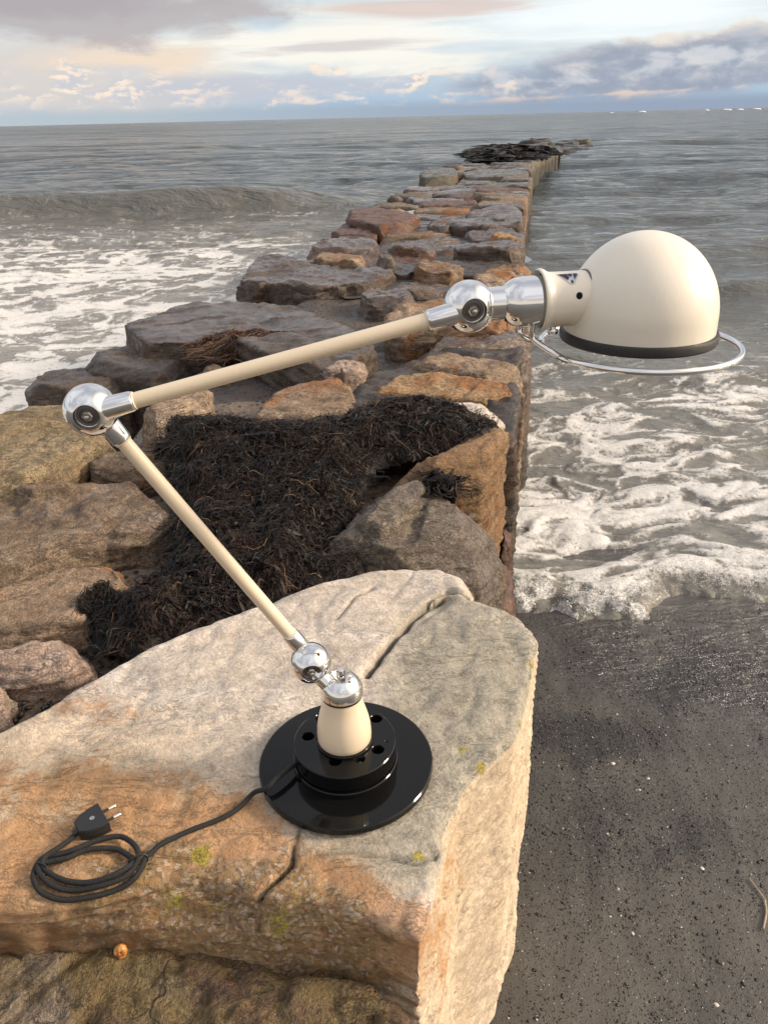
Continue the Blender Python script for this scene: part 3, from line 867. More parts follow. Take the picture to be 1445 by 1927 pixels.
# last scattered stones of the tip
for i in range(16):
    yy = rs.uniform(37, 56); xx = np.interp(yy, [36, 56], [7.2, 12.0]) + rs.uniform(-1.6, 1.4)
    n = 8; a = rs.uniform(.4, 1.2); b_ = rs.uniform(.4, .9)
    pts = np.array([[xx + a * math.cos(2 * PI * k / n) * rs.uniform(.8, 1.1), yy + b_ * math.sin(2 * PI * k / n) * rs.uniform(.8, 1.1), rs.uniform(.06, .22)] for k in range(n)])
    sn[0] += 1
    rock('stone', R_DARK if i % 2 else R_ALGAE, [prism(pts, -.5, .08)], .13, amp=.04, L=.5, strata=.02, sm=1, seed=sn[0], parent=groyne)

finish_rocks()


# rubble and sand packed between the stones
def grid_mesh(X, Y, Z, mask=None):
    n, k = X.shape
    V = np.stack([X.ravel(), Y.ravel(), Z.ravel()], 1)
    I = np.arange(n * k).reshape(n, k)
    F = np.stack([I[:-1, :-1], I[:-1, 1:], I[1:, 1:], I[1:, :-1]], -1).reshape(-1, 4)
    if mask is not None:
        mk = mask.ravel()[F].all(1); F = F[mk]
        used = np.unique(F); rm = -np.ones(n * k, int); rm[used] = np.arange(len(used)); V = V[used]; F = rm[F]
    return V, F


def gravel_mat(name, ca, cb, cd, wet):
    mt, nt, b = new_mat(name)
    p = nt.node('ShaderNodeNewGeometry').outputs['Position']
    n1 = nt.noise(p, 5, 7, .65); n2 = nt.noise(p, 220, 4, .7)
    v = nt.vor(p, 46); vd = v['Distance']
    c = nt.mix(nt.ramp(n1, .35, .65), ca + (1,), cb + (1,))
    c = nt.mix(nt.math('MULTIPLY', nt.ramp(nt.xyz(v['Color'])[0], .62, .7), nt.ramp(vd, .5, .25)), c, cd + (1,))
    c = nt.mix(nt.ramp(n2, .3, .7, 0, .6), c, nt.mix(1.0, c, (.4, .4, .4, 1), 'MULTIPLY'))
    nt.put(b.inputs['Base Color'], c)
    nt.put(b.inputs['Roughness'], nt.ramp(n1, .4, .6, .2 if wet else .75, .85))
    nt.put(b.inputs['Normal'], nt.bump(nt.math('ADD', nt.math('MULTIPLY', n2, .3), nt.math('MULTIPLY', vd, -.6)), .012))
    return mt


M_FILL = gravel_mat('sandy_gravel', (.17, .125, .09), (.26, .20, .15), (.02, .018, .016), True)
M_FILLWET = gravel_mat('wet_gravel', (.06, .046, .036), (.11, .085, .068), (.02, .016, .014), True)
ys = np.concatenate([np.arange(.95, 3.2, .02), np.arange(3.2, 9, .07), np.arange(9, 36, .3)])
tt = np.linspace(0, 1, 110)
XX = np.array([[(-1.6 if yv < 2 else l_edge(yv)) + .08 + t * (r_edge(max(yv, 1.9)) - .14 - (0.0 if yv > 1.9 else .05) - (-1.6 if yv < 2 else l_edge(yv)) - .08) for t in tt] for yv in ys])
YY = np.repeat(ys[:, None], len(tt), 1)
ZZ = np.array([zt(v) for v in ys])[:, None] - np.interp(ys, [0, 1.6, 2.2, 3.5, 5], [.155, .15, .12, .11, .055])[:, None] + .03 * fbm(np.stack([XX.ravel(), YY.ravel(), XX.ravel() * 0], 1) / .3, 4).reshape(XX.shape)
ZZ = ZZ - .55 * sstep(.75, .15, XX - np.array([l_edge(v) for v in ys])[:, None]) * sstep(2.2, 2.9, YY)
V, F = grid_mesh(XX, YY, ZZ)
near = V[F][:, :, 1].mean(1) < 2.9
o = mesh_obj('rubble_fill', V, F[near], M_FILL, groyne); o['label'] = 'pale sandy gravel packed between the near boulders'
o = mesh_obj('rubble_fill', V, F[~near], M_FILLWET, groyne); o['label'] = 'dark wet gravel packed between the far stones'


# rain and spray puddles in the hollows of the groyne top
def puddle(outline, dz, label, mt=None):
    mt = mt or M_PUDDLE
    pts = rock_pts(outline, None, dz - .035); pts[:, 2] = pts[:, 2].mean()
    c = pts.mean(0); dense = spline(pts, 5, True)
    V = np.vstack([dense, c[None]]); n = len(dense)
    F = [[i, (i + 1) % n, n] for i in range(n)]
    low = V.copy(); low[:, 2] -= .02
    o = mesh_obj('puddle', V, F, mt); tag(o, label, None, None, 'structure')


M_PUDDLE, nt, b = new_mat('puddle_water')
p = nt.node('ShaderNodeNewGeometry').outputs['Position']
b.inputs['Base Color'].default_value = (.10, .09, .08, 1); b.inputs['Roughness'].default_value = .05; b.inputs['Specular IOR Level'].default_value = .6
nt.put(b.inputs['Normal'], nt.bump(nt.noise(p, 9, 4), .004))
for q in (([(755, 402), (800, 396), (810, 410), (770, 420)], -.02), ([(640, 545), (700, 530), (790, 528), (800, 540), (700, 556), (650, 560)], -.02),
          ([(900, 482), (960, 474), (1000, 490), (930, 500)], -.02), ([(740, 486), (760, 482), (765, 500), (748, 505)], -.03),
          ([(860, 420), (910, 400), (930, 415), (880, 440)], -.05)):
    puddle(q[0], q[1], 'shallow puddle on the groyne top')

# ------------------------------------------------------------------ sand
def sand_z(X, Y):
    s = np.interp(Y.ravel(), [-60, 0, 1.2, 2.3, 3.0, 4, 6, 12, 40], [.6, .02, .0, -.035, -.09, -.22, -.6, -1.5, -4]).reshape(Y.shape)
    q = np.stack([X.ravel(), Y.ravel(), 0 * X.ravel()], 1)
    return s + (.010 * fbm(q / .45, 3) + .004 * fbm(q / np.array([.05, .16, 1]), 3)).reshape(X.shape)


xs = np.concatenate([-np.geomspace(60, .6, 30), np.arange(-.5, 2.2, .014), np.geomspace(2.25, 60, 30)])
ysn = np.concatenate([np.linspace(-60, -.2, 30), np.arange(-.1, 3.3, .014), np.geomspace(3.4, 40, 24)])
X, Y = np.meshgrid(xs, ysn)
V, F = grid_mesh(X, Y, sand_z(X, Y))


def sand_mat():
    mt, nt, b = new_mat('wet_sand')
    p = nt.node('ShaderNodeNewGeometry').outputs['Position']
    x, y, z = nt.xyz(p)[:3]
    wet = nt.attr('wet')['Fac']; grit = nt.attr('grit')['Fac']
    n1 = nt.noise(p, 4, 7, .6); n2 = nt.noise(p, 420, 3, .8); n3 = nt.noise(p, 60, 5, .7)
    c = nt.mix(nt.ramp(n1, .35, .65), (.072, .067, .059, 1), (.098, .089, .077, 1))
    c = nt.mix(nt.ramp(n2, .35, .7, 0, .7), c, (.045, .041, .036, 1))
    dk = nt.ramp(nt.math('ADD', nt.math('MULTIPLY', grit, .75), nt.math('MULTIPLY', nt.math('SUBTRACT', n3, .5), .9)), .30, .85)
    c = nt.mix(nt.math('MULTIPLY', dk, .85), c, (.024, .023, .025, 1))
    sp = nt.vor(p, 150)
    s1 = nt.math('MULTIPLY', nt.ramp(sp['Distance'], .36, .2), nt.ramp(nt.xyz(sp['Color'])[0], .62, .66))
    s1 = nt.math('MULTIPLY', s1, nt.ramp(nt.math('ADD', grit, nt.math('MULTIPLY', n1, .8)), .2, .7, .35, 1.0))
    c = nt.mix(s1, c, (.014, .013, .016, 1))
    sp2 = nt.vor(p, 210)
    s2 = nt.math('MULTIPLY', nt.ramp(sp2['Distance'], .28, .16), nt.ramp(nt.xyz(sp2['Color'])[1], .95, .96))
    c = nt.mix(s2, c, (.55, .50, .44, 1))
    nt.put(b.inputs['Base Color'], nt.mix(nt.math('MULTIPLY', wet, .45), c, nt.mix(1.0, c, (.5, .5, .52, 1), 'MULTIPLY')))
    ro = nt.ramp(n3, .3, .7, .32, .52)
    nt.put(b.inputs['Roughness'], nt.math('SUBTRACT', ro, nt.math('MULTIPLY', wet, .30)))
    nt.put(b.inputs['Specular IOR Level'], nt.math('ADD', .5, nt.math('MULTIPLY', wet, .5)))
    mp = nt.node('ShaderNodeMapping'); nt.put(mp.inputs['Vector'], p); mp.inputs['Scale'].default_value = (10, 34, 1); mp.inputs['Rotation'].default_value = (0, 0, -.35)
    rip = nt.noise(mp.outputs[0], 1.0, 5, .6, .6)
    h = nt.math('ADD', nt.math('MULTIPLY', n2, .10), nt.math('MULTIPLY', n3, .25))
    h = nt.math('ADD', h, nt.math('MULTIPLY', rip, nt.math('MULTIPLY', wet, 2.6)))
    h = nt.math('ADD', h, nt.math('MULTIPLY', s1, .12))
    nt.put(b.inputs['Normal'], nt.bump(h, .010))
    return mt


M_SAND = sand_mat()
sand = mesh_obj('sand', V, F, M_SAND, origin=(0, 0, 0)); sand['kind'] = 'structure'


def grit_f(X, Y):
    q = np.stack([X, Y, 0 * X], 1)
    c1 = P(1100, 1380, 0); c2 = P(1330, 1270, 0); c3 = P(1200, 1560, 0)
    g = np.maximum.reduce([1.0 * np.exp(-(((X - c1[0]) / .28) ** 2 + ((Y - c1[1] - .0 * X) / .13) ** 2)), .95 * np.exp(-(((X - c2[0]) / .38) ** 2 + ((Y - c2[1]) / .22) ** 2)), .65 * np.exp(-(((X - c3[0]) / .35) ** 2 + ((Y - c3[1]) / .15) ** 2))])
    return np.clip(g + 1.1 * fbm(q / .22, 4) + .10, 0, 1)


def wet_f(X, Y):
    q = np.stack([X, Y, 0 * X], 1)
    return sstep(1.65, 2.0, Y + .35 * (X - .9) + .25 * fbm(q / .4, 3)) * sstep(.45, .8, X + .2 * fbm(q / .3, 2))


set_attr(sand, 'grit', grit_f(V[:, 0], V[:, 1])); set_attr(sand, 'wet', wet_f(V[:, 0], V[:, 1]))

# ------------------------------------------------------------------ sea
def sea_mesh():
    ya = [1.75]
    while ya[-1] < 9000:
        yv = ya[-1]; ya.append(yv * (1 + (.0038 if yv < 6 else .0062 if yv < 26 else .0062 + .010 * min(1, (yv - 26) / 60))))
    ya = np.array(ya)
    t = np.concatenate([-np.geomspace(6, .9, 16), np.arange(-.86, .861, .0031), np.geomspace(.9, 6, 16)])
    T, Y = np.meshgrid(t, ya); X = T * Y
    n = X.size; x, y = X.ravel(), Y.ravel()
    sp = np.maximum(np.gradient(ya)[:, None].repeat(len(t), 1).ravel(), .0031 * y)      # grid step
    q = lambda L, ax, s: np.stack([x / (L * ax), y / L, np.full(n, s)], 1)
    right = x > np.interp(y, [2, 2.5, 5, 8.5, 15, 21, 32, 60], [.45, .47, .95, 1.5, 2.8, 3.9, 7, 12])
    h = np.zeros(n)
    for L, a, ax, s in ((.16, .010, 1.6, 1), (.38, .026, 1.9, 4), (.9, .075, 2.2, 7), (2.2, .15, 2.4, 11), (6, .28, 2.6, 15), (17, .5, 3.0, 19)):
        k = sstep(1.6, 3.5, L / sp)
        k = k * np.clip(y / (3.0 * max(L, .4)), 0, 1) ** 1.2 if L > .5 else k
        hh = fbm(q(L, ax, s), 2)
        hh = hh + .5 * (np.abs(hh) * -1.2 + .2)          # sharper crests
        h += a * k * hh
    damp_r = np.where(right, 1, sstep(4, 12, y) * .6 + .4)
    h *= damp_r
    # the unbroken swell rising on the left and a smaller one on the right
    wob = .5 * fbm(q(6, 2, 30), 2)
    a1 = P(0, 413, 0); a2 = P(690, 388, 0)
    yl = a1[1] + (x - a1[0]) / (a2[0] - a1[0]) * (a2[1] - a1[1]) + wob
    u = y - yl
    sw = np.where(u < 0, np.exp(-(u / .50) ** 2), np.exp(-(u / 1.7) ** 2)) * .36 * sstep(.9, -2.5, x) * (1 + .35 * fbm(q(4, 3, 31), 2))
    yr = 7.9 + .05 * (x - 4) + .6 * fbm(q(1.5, 2, 33), 2); u = y - yr
    sw += np.where(u < 0, np.exp(-(u / .22) ** 2), np.exp(-(u / .7) ** 2)) * .10 * sstep(2.4, 3.4, x)
    yr2 = 5.1 + .25 * fbm(q(.8, 2, 35), 2); u = y - yr2
    sw += np.where(u < 0, np.exp(-(u / .12) ** 2), np.exp(-(u / .4) ** 2)) * .05 * sstep(1.2, 1.7, x)
    h += sw
    # shore edge
    xp = [P(a, b, 0)[0] for a, b in ((940, 1130), (975, 1140), (1010, 1140), (1045, 1128), (1085, 1152), (1130, 1150), (1190, 1154), (1225, 1140), (1258, 1098), (1320, 1100), (1380, 1108), (1445, 1118), (1600, 1110))]
    yp = [P(a, b, 0)[1] for a, b in ((940, 1130), (975, 1140), (1010, 1140), (1045, 1128), (1085, 1152), (1130, 1150), (1190, 1154), (1225, 1140), (1258, 1098), (1320, 1100), (1380, 1108), (1445, 1118), (1600, 1110))]
    w2 = fbm(np.stack([x / .10, y / .10, 0 * x], 1), 4)
    ysr = np.interp(x, xp, yp) + .06 * w2
    e = y - ysr
    # foam
    wx = fbm(np.stack([x / .5, y / .4, 0 * x + 5], 1), 3); wy = fbm(np.stack([x / .5, y / .4, 0 * x + 9], 1), 3)
    qx, qy = x + .34 * wx, y + .22 * wy
    bw = np.stack([(qx * .94 + qy * .34) / .34, (qy * .94 - qx * .34) / .15, 0 * x + 3], 1)
    bil = np.clip(1.6 * np.abs(fbm(bw, 2)), 0, 1)                      # rounded swellings
    lace1 = 1 - np.clip(np.abs(fbm(np.stack([qx / .42, qy / .24, 0 * x + 2], 1), 3)) * 2.6, 0, 1)
    lace2 = 1 - np.clip(np.abs(fbm(np.stack([qx / .15, qy / .10, 0 * x + 6], 1), 3)) * 2.6, 0, 1)
    big = fbm(np.stack([qx / .9, qy / .5, 0 * x + 12], 1), 3)
    dens_r = np.interp(y, [2.0, 2.9, 3.4, 4.3, 5.4, 7.0, 9], [.56, .48, .42, .33, .14, -.08, -.4]) + .50 * big
    fr = sstep(.55, 1.20, dens_r + .40 * lace1 + .34 * lace2 + .35 * (bil - .35))
    l1 = np.abs(fbm(np.stack([qx / 1.15, qy / .85, 0 * x + 22], 1), 3)); l2 = np.abs(fbm(np.stack([qx / .45, qy / .36, 0 * x + 26], 1), 3))
    bl = fbm(np.stack([x / 2.6, y / 1.8, 0 * x + 32], 1), 3)
    dens_l = np.interp(y, [4, 7.5, 9.5, 12, 13.5, 16, 18], [1.0, .95, .95, .75, .45, .12, .0]) * np.interp(x, [-6, -2.5, -1.2, .2], [1, 1, .75, .35]) + .55 * bl
    l3 = np.abs(fbm(np.stack([qx / .2, qy / .15, 0 * x + 29], 1), 3))
    fl = np.clip(.85 * sstep(-.03, .13, dens_l * .115 - l1 * .75) + .75 * sstep(-.02, .1, dens_l * .10 - l2 * .7) + .4 * sstep(-.02, .1, dens_l * .1 - l3 * .7), 0, 1)
    # little broken crest where the swell meets the stones
    cr = np.exp(-((y - 17.6) / .5) ** 2) * sstep(-2.0, -.6, x) * sstep(.8, .2, x)
    fl = np.clip(fl + cr * sstep(.0, .3, fbm(q(.5, 1.5, 44), 3)), 0, 1)
    foam = np.where(right, fr, fl)
    # foam heaps up on the right near the edge
    bil2 = np.abs(fbm(np.stack([x / .06, y / .05, 0 * x + 8], 1), 2))
    pile = np.interp(y, [2.0, 2.6, 3.4, 5, 7], [1, 1, .9, .5, 0]) * right
    h += pile * (.022 * bil + foam * (.004 + .004 * bil2))
    h += pile * .030 * fbm(np.stack([qx / .5, qy / .18, 0 * x + 13], 1), 2)
    # the leading lip: rounded, bubbly
    lip = np.exp(-((e - .09) / .10) ** 2) * right
    strong = sstep(1.04, .90, x)
    lump = np.clip(fbm(np.stack([x / .10, y / .08, 0 * x + 4], 1), 3) + .25, 0, 1)
    h += lip * (.003 + .022 * lump + .016 * bil2) * (.2 + .8 * strong)
    fle = sstep(-.12, .16, fbm(np.stack([x / .07, y / .06, 0 * x + 7], 1), 4))
    foam = np.where(right & (e < .32), np.maximum(foam * sstep(0, .2, e), sstep(.34, .02, e) * fle * (.30 + .70 * strong)), foam)
    z = -.028 + h
    shore = np.interp(y, [1.7, 2.6, 3.5], [1, 1, 0]) * right
    ramp_ = np.sqrt(np.clip(e / .09, 0, 1))
    sz = sand_z(x, y)
    z = np.where(right & (y < 3.4), np.where(e < 0, sz - .002 + e * .8, np.minimum(z, 9) * ramp_ + (sz - .001) * (1 - ramp_)), z)
    z = np.where(~right & (y < 2.3), -.35, z)
    V = np.stack([x, y, z], 1)
    I = np.arange(n).reshape(X.shape)
    F = np.stack([I[:-1, :-1], I[:-1, 1:], I[1:, 1:], I[1:, :-1]], -1).reshape(-1, 4)
    cand = np.where(right & (e > .015) & (e < .26) & (y < 3.2) & (x < 1.9) & (foam > .22))[0]
    r2 = np.random.default_rng(3); wgt = np.exp(-((e[cand] - .07) / .08) ** 2) * (.25 + .75 * strong[cand]); pk = r2.choice(cand, 4200, p=wgt / wgt.sum())
    global FROTH
    FROTH = np.stack([x[pk] + r2.normal(0, .006, 4200), y[pk] + r2.normal(0, .006, 4200), z[pk] + r2.uniform(-.003, .004, 4200)], 1)
    mt, nt, b = new_mat('sea_water')
    p = nt.node('ShaderNodeNewGeometry').outputs['Position']
    px_, py_, pz_ = nt.xyz(p)[:3]
    fo = nt.attr('foam')['Fac']
    fn = nt.noise(p, 34, 6, .7); fn2 = nt.noise(p, 160, 4, .7)
    ff = nt.math('ADD', fo, nt.math('MULTIPLY', nt.math('SUBTRACT', fn, .5), .9))
    dp = nt.vmath('ADD', p, nt.vmath('SCALE', nt.comb(fn, fn2, 0.0), .05))
    hol = nt.ramp(nt.vor(dp, 34)['Distance'], .42, .12); hol2 = nt.ramp(nt.vor(dp, 95)['Distance'], .42, .15)
    ff = nt.math('SUBTRACT', ff, nt.math('ADD', nt.math('MULTIPLY', hol, .30), nt.math('MULTIPLY', hol2, .14)))
    ff = nt.ramp(ff, .10, .80)
    ff = nt.math('MULTIPLY', ff, nt.ramp(fn2, .25, .5, .72, 1.0))
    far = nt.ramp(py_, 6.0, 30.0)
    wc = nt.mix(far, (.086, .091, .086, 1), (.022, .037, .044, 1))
    wc = nt.mix(nt.ramp(nt.noise(p, 1.2, 5), .35, .65, 0, .35), wc, (.075, .066, .052, 1))
    wc = nt.mix(nt.math('MULTIPLY', nt.attr('milk')['Fac'], nt.ramp(nt.noise(p, 2.6, 6, .65), .3, .7, .45, 1.0)), wc, (.27, .25, .215, 1))
    fc = nt.mix(nt.ramp(fn2, .3, .7), (.70, .68, .655, 1), (.82, .81, .79, 1))
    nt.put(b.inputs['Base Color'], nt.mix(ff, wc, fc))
    nt.put(b.inputs['Roughness'], nt.math('ADD', nt.ramp(py_, 8.0, 200.0, .07, .18), nt.math('MULTIPLY', ff, .6)))
    b.inputs['IOR'].default_value = 1.33
    # wavelets: three sizes, each carrying further out
    def waves(sx, sy, rot, det, seed):
        mp = nt.node('ShaderNodeMapping'); nt.put(mp.inputs['Vector'], p)
        mp.inputs['Scale'].default_value = (sx, sy, 1); mp.inputs['Rotation'].default_value = (0, 0, rot); mp.inputs['Location'].default_value = (seed, seed, 0)
        return nt.noise(mp.outputs[0], 1.0, det, .6, .5)
    w1 = waves(7, 15, .12, 5, 1.0); w2_ = waves(1.5, 3.4, -.10, 6, 4.0); w3 = waves(.28, .75, .08, 7, 8.0); w4 = waves(.035, .10, 0, 6, 3.0)
    nb = nt.bump(w1, .024, nt.ramp(py_, 25.0, 6.0, .25, 1.0))
    nb = nt.bump(w2_, .20, nt.ramp(py_, 5.0, 14.0, .15, 1.0), nb)
    nb = nt.bump(w3, 1.0, nt.ramp(py_, 14.0, 50.0, 0.0, 1.0), nb)
    nb = nt.bump(w4, 5.0, nt.ramp(py_, 80.0, 400.0, 0.0, 1.0), nb)
    nb = nt.bump(nt.math('MULTIPLY', nt.math('ADD', fn2, fn), ff), .005, 1.0, nb)
    nt.put(b.inputs['Normal'], nb)
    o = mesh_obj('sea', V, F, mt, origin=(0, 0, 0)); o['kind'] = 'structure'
    set_attr(o, 'foam', foam); set_attr(o, 'milk', np.where(right, np.clip(np.interp(y, [2.3, 3, 4.5, 6, 8], [.7, .75, .6, .3, .05]), 0, 1), np.clip(np.interp(y, [5, 9, 13, 16, 20], [1, 1, .75, .35, 0]), 0, 1)))


sea_mesh()
# ------------------------------------------------------------------ the lamp
AX = np.array([.13, -.9915, 0.0]); AX /= np.linalg.norm(AX)          # joint axis, towards the viewer
BALL1 = CAM + ray(585, 1247) * 1.085


def on_plane(px, py, off=0.0):
    d = ray(px, py); return CAM + d * (((BALL1 + AX * off - CAM) @ AX) / (d @ AX))


ELBOW, WRIST = on_plane(172, 771), on_plane(882, 577)
lamp = empty('desk_lamp', (BC[0], BC[1], ROCK_Z), 'cream jointed desk lamp with chrome ball joints, dome shade and round black base', 'desk lamp')


def part(name, vf, mat, parent=lamp, sharp=35, label=None):
    o = mesh_obj(name, vf[0], vf[1], mat, parent, sharp=sharp)
    if label: o['label'] = label
    return o


def boolean_diff(o, cutters):
    V, F = join(cutters)
    me = bpy.data.meshes.new('cut'); me.from_pydata(V.tolist(), [], F); c = bpy.data.objects.new('cut', me); COL.objects.link(c)
    bpy.context.view_layer.update()
    md = o.modifiers.new('b', 'BOOLEAN'); md.object = c; md.solver = 'EXACT'; md.operation = 'DIFFERENCE'
    dg = bpy.context.evaluated_depsgraph_get(); dg.update()
    nm = bpy.data.meshes.new_from_object(o.evaluated_get(dg)); o.modifiers.clear(); o.data = nm
    nm.shade_smooth(); nm.set_sharp_from_angle(angle=math.radians(35))
    bpy.data.objects.remove(c)


up = np.array([0, 0, 1.0]); b0 = np.array([BC[0], BC[1], 0])
PR = .1292
part('base_plate', lathe([(0, .750), (PR - .002, .750), (PR, .752), (PR, .7602), (PR - .0018, BZ), (0, BZ)], b0, up, 128), M_BLACK)
part('base_ring', lathe([(0, BZ + .0003), (.0775, BZ + .0003), (.0775, .7702), (.0762, .7714), (0, .7714)], b0, up, 96), M_BLACK)
DZ = .8005
disc = part('weight_disc', lathe([(0, .7716), (.0715, .7716), (.0715, .7745), (.0748, .7752), (.0750, .7762), (.0750, DZ - .0012), (.0738, DZ), (0, DZ)], b0, up, 96), M_BLACK)
cut = []
for hx, hy, hr in ((580, 1385, .0088), (708, 1352, .0088), (711, 1410, .0088), (631, 1432, .0088), (727, 1395, .0018), (605, 1350, .0088)):
    c = P(hx, hy, DZ)
    cut.append(lathe([(0, DZ - .016), (hr, DZ - .016), (hr, DZ - .001), (hr + .0012, DZ + .0004), (hr + .0012, DZ + .01), (0, DZ + .01)], (c[0], c[1], 0), up, 28))
c = P(677, 1428, DZ)
cut.append(lathe([(0, DZ - .010), (.0032, DZ - .010), (.0034, DZ - .006), (.0082, DZ + .0003), (.0082, DZ + .01), (0, DZ + .01)], (c[0], c[1], 0), up, 28))
boolean_diff(disc, cut)
scr = part('screw', lathe([(0, DZ - .0102), (.0031, DZ - .0102), (.0031, DZ - .0070), (.0015, DZ - .0060), (0, DZ - .0060)], (c[0], c[1], 0), up, 20), M_DARKSTEEL, disc)
part('neck_collar', lathe([(0, DZ + .0002), (.0412, DZ + .0002), (.0412, DZ + .0030), (.0402, DZ + .0042), (0, DZ + .0042)], b0, up, 72), M_BLACK)
NZ = DZ + .0044; NT_ = DZ + .083
prof = [(0, NZ)] + [(r, NZ + h) for r, h in ((.0380, 0), (.0392, .002), (.0396, .008), (.0394, .016), (.0387, .026), (.0370, .036), (.0346, .046), (.0321, .055), (.0302, .063), (.0291, .070), (.0286, .0765))] + [(.0283, NT_), (0, NT_)]
neck = part('neck', lathe(prof, b0, up, 72), M_CREAM)


def ball(name, c, R, axis, recess=.48, nut=True, parent=lamp):
    rr = R * recess; h0 = math.sqrt(R * R - rr * rr); pr = [(0, -R)]
    for a in np.linspace(-88, -2.2, 30): pr.append((R * math.cos(math.radians(a)), R * math.sin(math.radians(a))))
    pr += [(R, -.0006), (R - .0011, -.0004), (R - .0011, .0004), (R, .0006)]
    a1 = math.degrees(math.asin(h0 / R))
    for a in np.linspace(2.2, a1 - 1.5, 24): pr.append((R * math.cos(math.radians(a)), R * math.sin(math.radians(a))))
    pr += [(rr, h0 - .0002), (rr * .96, h0 - .0012), (rr * .93, h0 - .0070), (0, h0 - .0070)]
    o = part(name, lathe(pr, c, axis, 72), M_CHROME, parent, 30)
    fl = h0 - .0068
    part('recess_washer', lathe([(0, fl), (rr * .88, fl), (rr * .86, fl + .0010), (rr * .60, fl + .0014), (rr * .56, fl + .0004), (0, fl + .0004)], c, axis, 40), M_DARKSTEEL, o)
    hexa = [(0, fl + .0005), (.0062, fl + .0005), (.0062, fl + .0036), (.0052, fl + .0046), (0, fl + .0046)]
    part('nut', lathe(hexa, c, axis, 6), M_STEEL, o)
    part('bolt_end', lathe([(0, fl + .004), (.0036, fl + .004), (.0036, fl + .0072), (.0028, fl + .0088), (.0012, fl + .0096), (0, fl + .0098)], c, axis, 20), M_STEEL, o)
    return o


def cyl(a, b, prof, segs=40):
    a, b = np.asarray(a), np.asarray(b); L = np.linalg.norm(b - a)
    return lathe([(r, t * L) for r, t in prof], a, b - a, segs)


# swivel dome on the neck
DC = np.array([BC[0], BC[1], NT_ + .009]); R0 = .0302
rr = R0 * .50; h0 = math.sqrt(R0 ** 2 - rr ** 2)
pr = [(0, -.0088), (.0284, -.0088), (.0290, -.0080)] + [(R0 * math.cos(a), R0 * math.sin(a)) for a in np.linspace(-.22, math.asin(h0 / R0) - .03, 30)] + [(rr, h0 - .0002), (rr * .96, h0 - .001), (rr * .93, h0 - .009), (0, h0 - .009)]
dome = part('swivel_dome', lathe(pr, DC, up, 72), M_CHROME, lamp, 30)
fl = h0 - .0088
part('nut', lathe([(0, fl), (.0068, fl), (.0068, fl + .0075), (.0058, fl + .0090), (0, fl + .0090)], DC, up, 6), M_STEEL, dome)
part('bolt_end', lathe([(0, fl + .008), (.0042, fl + .008), (.0042, fl + .0185), (.0034, fl + .0200), (0, fl + .0204)], DC, up, 24), M_CHROME, dome)
u1 = BALL1 - DC; u1 /= np.linalg.norm(u1)
ld = BALL1 + AX * .006 - (DC + AX * .004)
part('link_stub', cyl(DC + AX * .010 - up * .004, BALL1 + AX * .006 - up * .003, [(0, .1), (.0118, .1), (.0118, .9), (0, .9)]), M_CHROME)

ball('ball_joint', BALL1, .0290, AX)
ball('ball_joint', ELBOW, .0302, AX)
ball('ball_joint', WRIST, .0300, AX)


def arm(A, Bp, off):
    a, b = A + AX * off, Bp + AX * off; d = (b - a) / np.linalg.norm(b - a); L = np.linalg.norm(b - a)
    o = part('arm_tube', cyl(a + d * .047, b - d * .047, [(0, 0), (.0093, 0), (.0093, 1), (0, 1)]), M_CREAM)
    f = [(.0095, .0), (.0128, .0), (.0128, .4), (.0120, .9), (.0112, .985), (.0106, 1.0), (.0094, 1.0)]
    part('ferrule', cyl(a + d * .018, a + d * .052, f), M_CHROME)
    part('ferrule', cyl(b - d * .018, b - d * .052, f), M_CHROME)
    # paint bead where tube meets ferrule
    for e, s_ in ((a + d * .0525, d), (b - d * .0525, -d)):
        part('collar_bead', lathe([(.0090, -.0008), (.0104, -.0004), (.0106, .0006), (.0098, .0014), (.0090, .0016)], e, s_, 32), M_CREAM)


arm(BALL1, ELBOW, -.0115)
arm(ELBOW, WRIST, .0115)

# head: connector, chrome bullet, cream socket with flange
BUL = on_plane(980, 568)
part('connector', cyl(WRIST - AX * .006, BUL, [(0, .2), (.0192, .2), (.0192, .9), (0, .9)]), M_CHROME)
SE = on_plane(1100, 560); E2 = SE - BUL; LS = np.linalg.norm(E2); E2 /= LS
pr = [(0, -.0282)] + [(.0282 * math.cos(a), .0282 * math.sin(a)) for a in np.linspace(-1.52, -.05, 24)] + [(.0285, .002), (.0290, .030), (0, .030)]
part('swivel_cap', lathe(pr, BUL, E2, 64), M_CHROME, lamp, 30)
HF = float(np.linalg.norm(on_plane(1011, 566) - BUL))
pr = [(.0292, HF + .012), (.0296, HF + .004), (.0322, HF + .0008), (.0345, HF - .0008), (.0358, HF + .0004), (.0362, HF + .0026), (.0350, HF + .0056), (.0327, HF + .0090), (.0315, HF + .0130), (.0312, HF + .020), (.0310, LS + .02), (.0290, LS + .02), (.0290, HF + .012)]
socket = part('socket', lathe(pr, BUL, E2, 72), M_CREAM_SHADE, lamp, 45)
fx = E2; fz = up - E2 * (up @ E2); fz /= np.linalg.norm(fz); fy = np.cross(fz, fx)     # socket frame: fy points away from / to the viewer
if fy @ AX < 0: fy = -fy


def on_socket(h, ang, r=.0311):
    return BUL + E2 * h + r * (math.cos(ang) * fy + math.sin(ang) * fz)


hd = LS - .0185
c0 = on_socket(hd, .30); rad = math.cos(.30) * fy + math.sin(.30) * fz
boolean_diff(socket, [lathe([(0, -.008), (.0041, -.008), (.0041, .006), (0, .006)], c0, rad, 24)])
part('switch_hole', lathe([(0, -.0085), (.0048, -.0085), (.0048, -.0035), (0, -.0035)], c0, rad, 24), M_HOLE, socket)
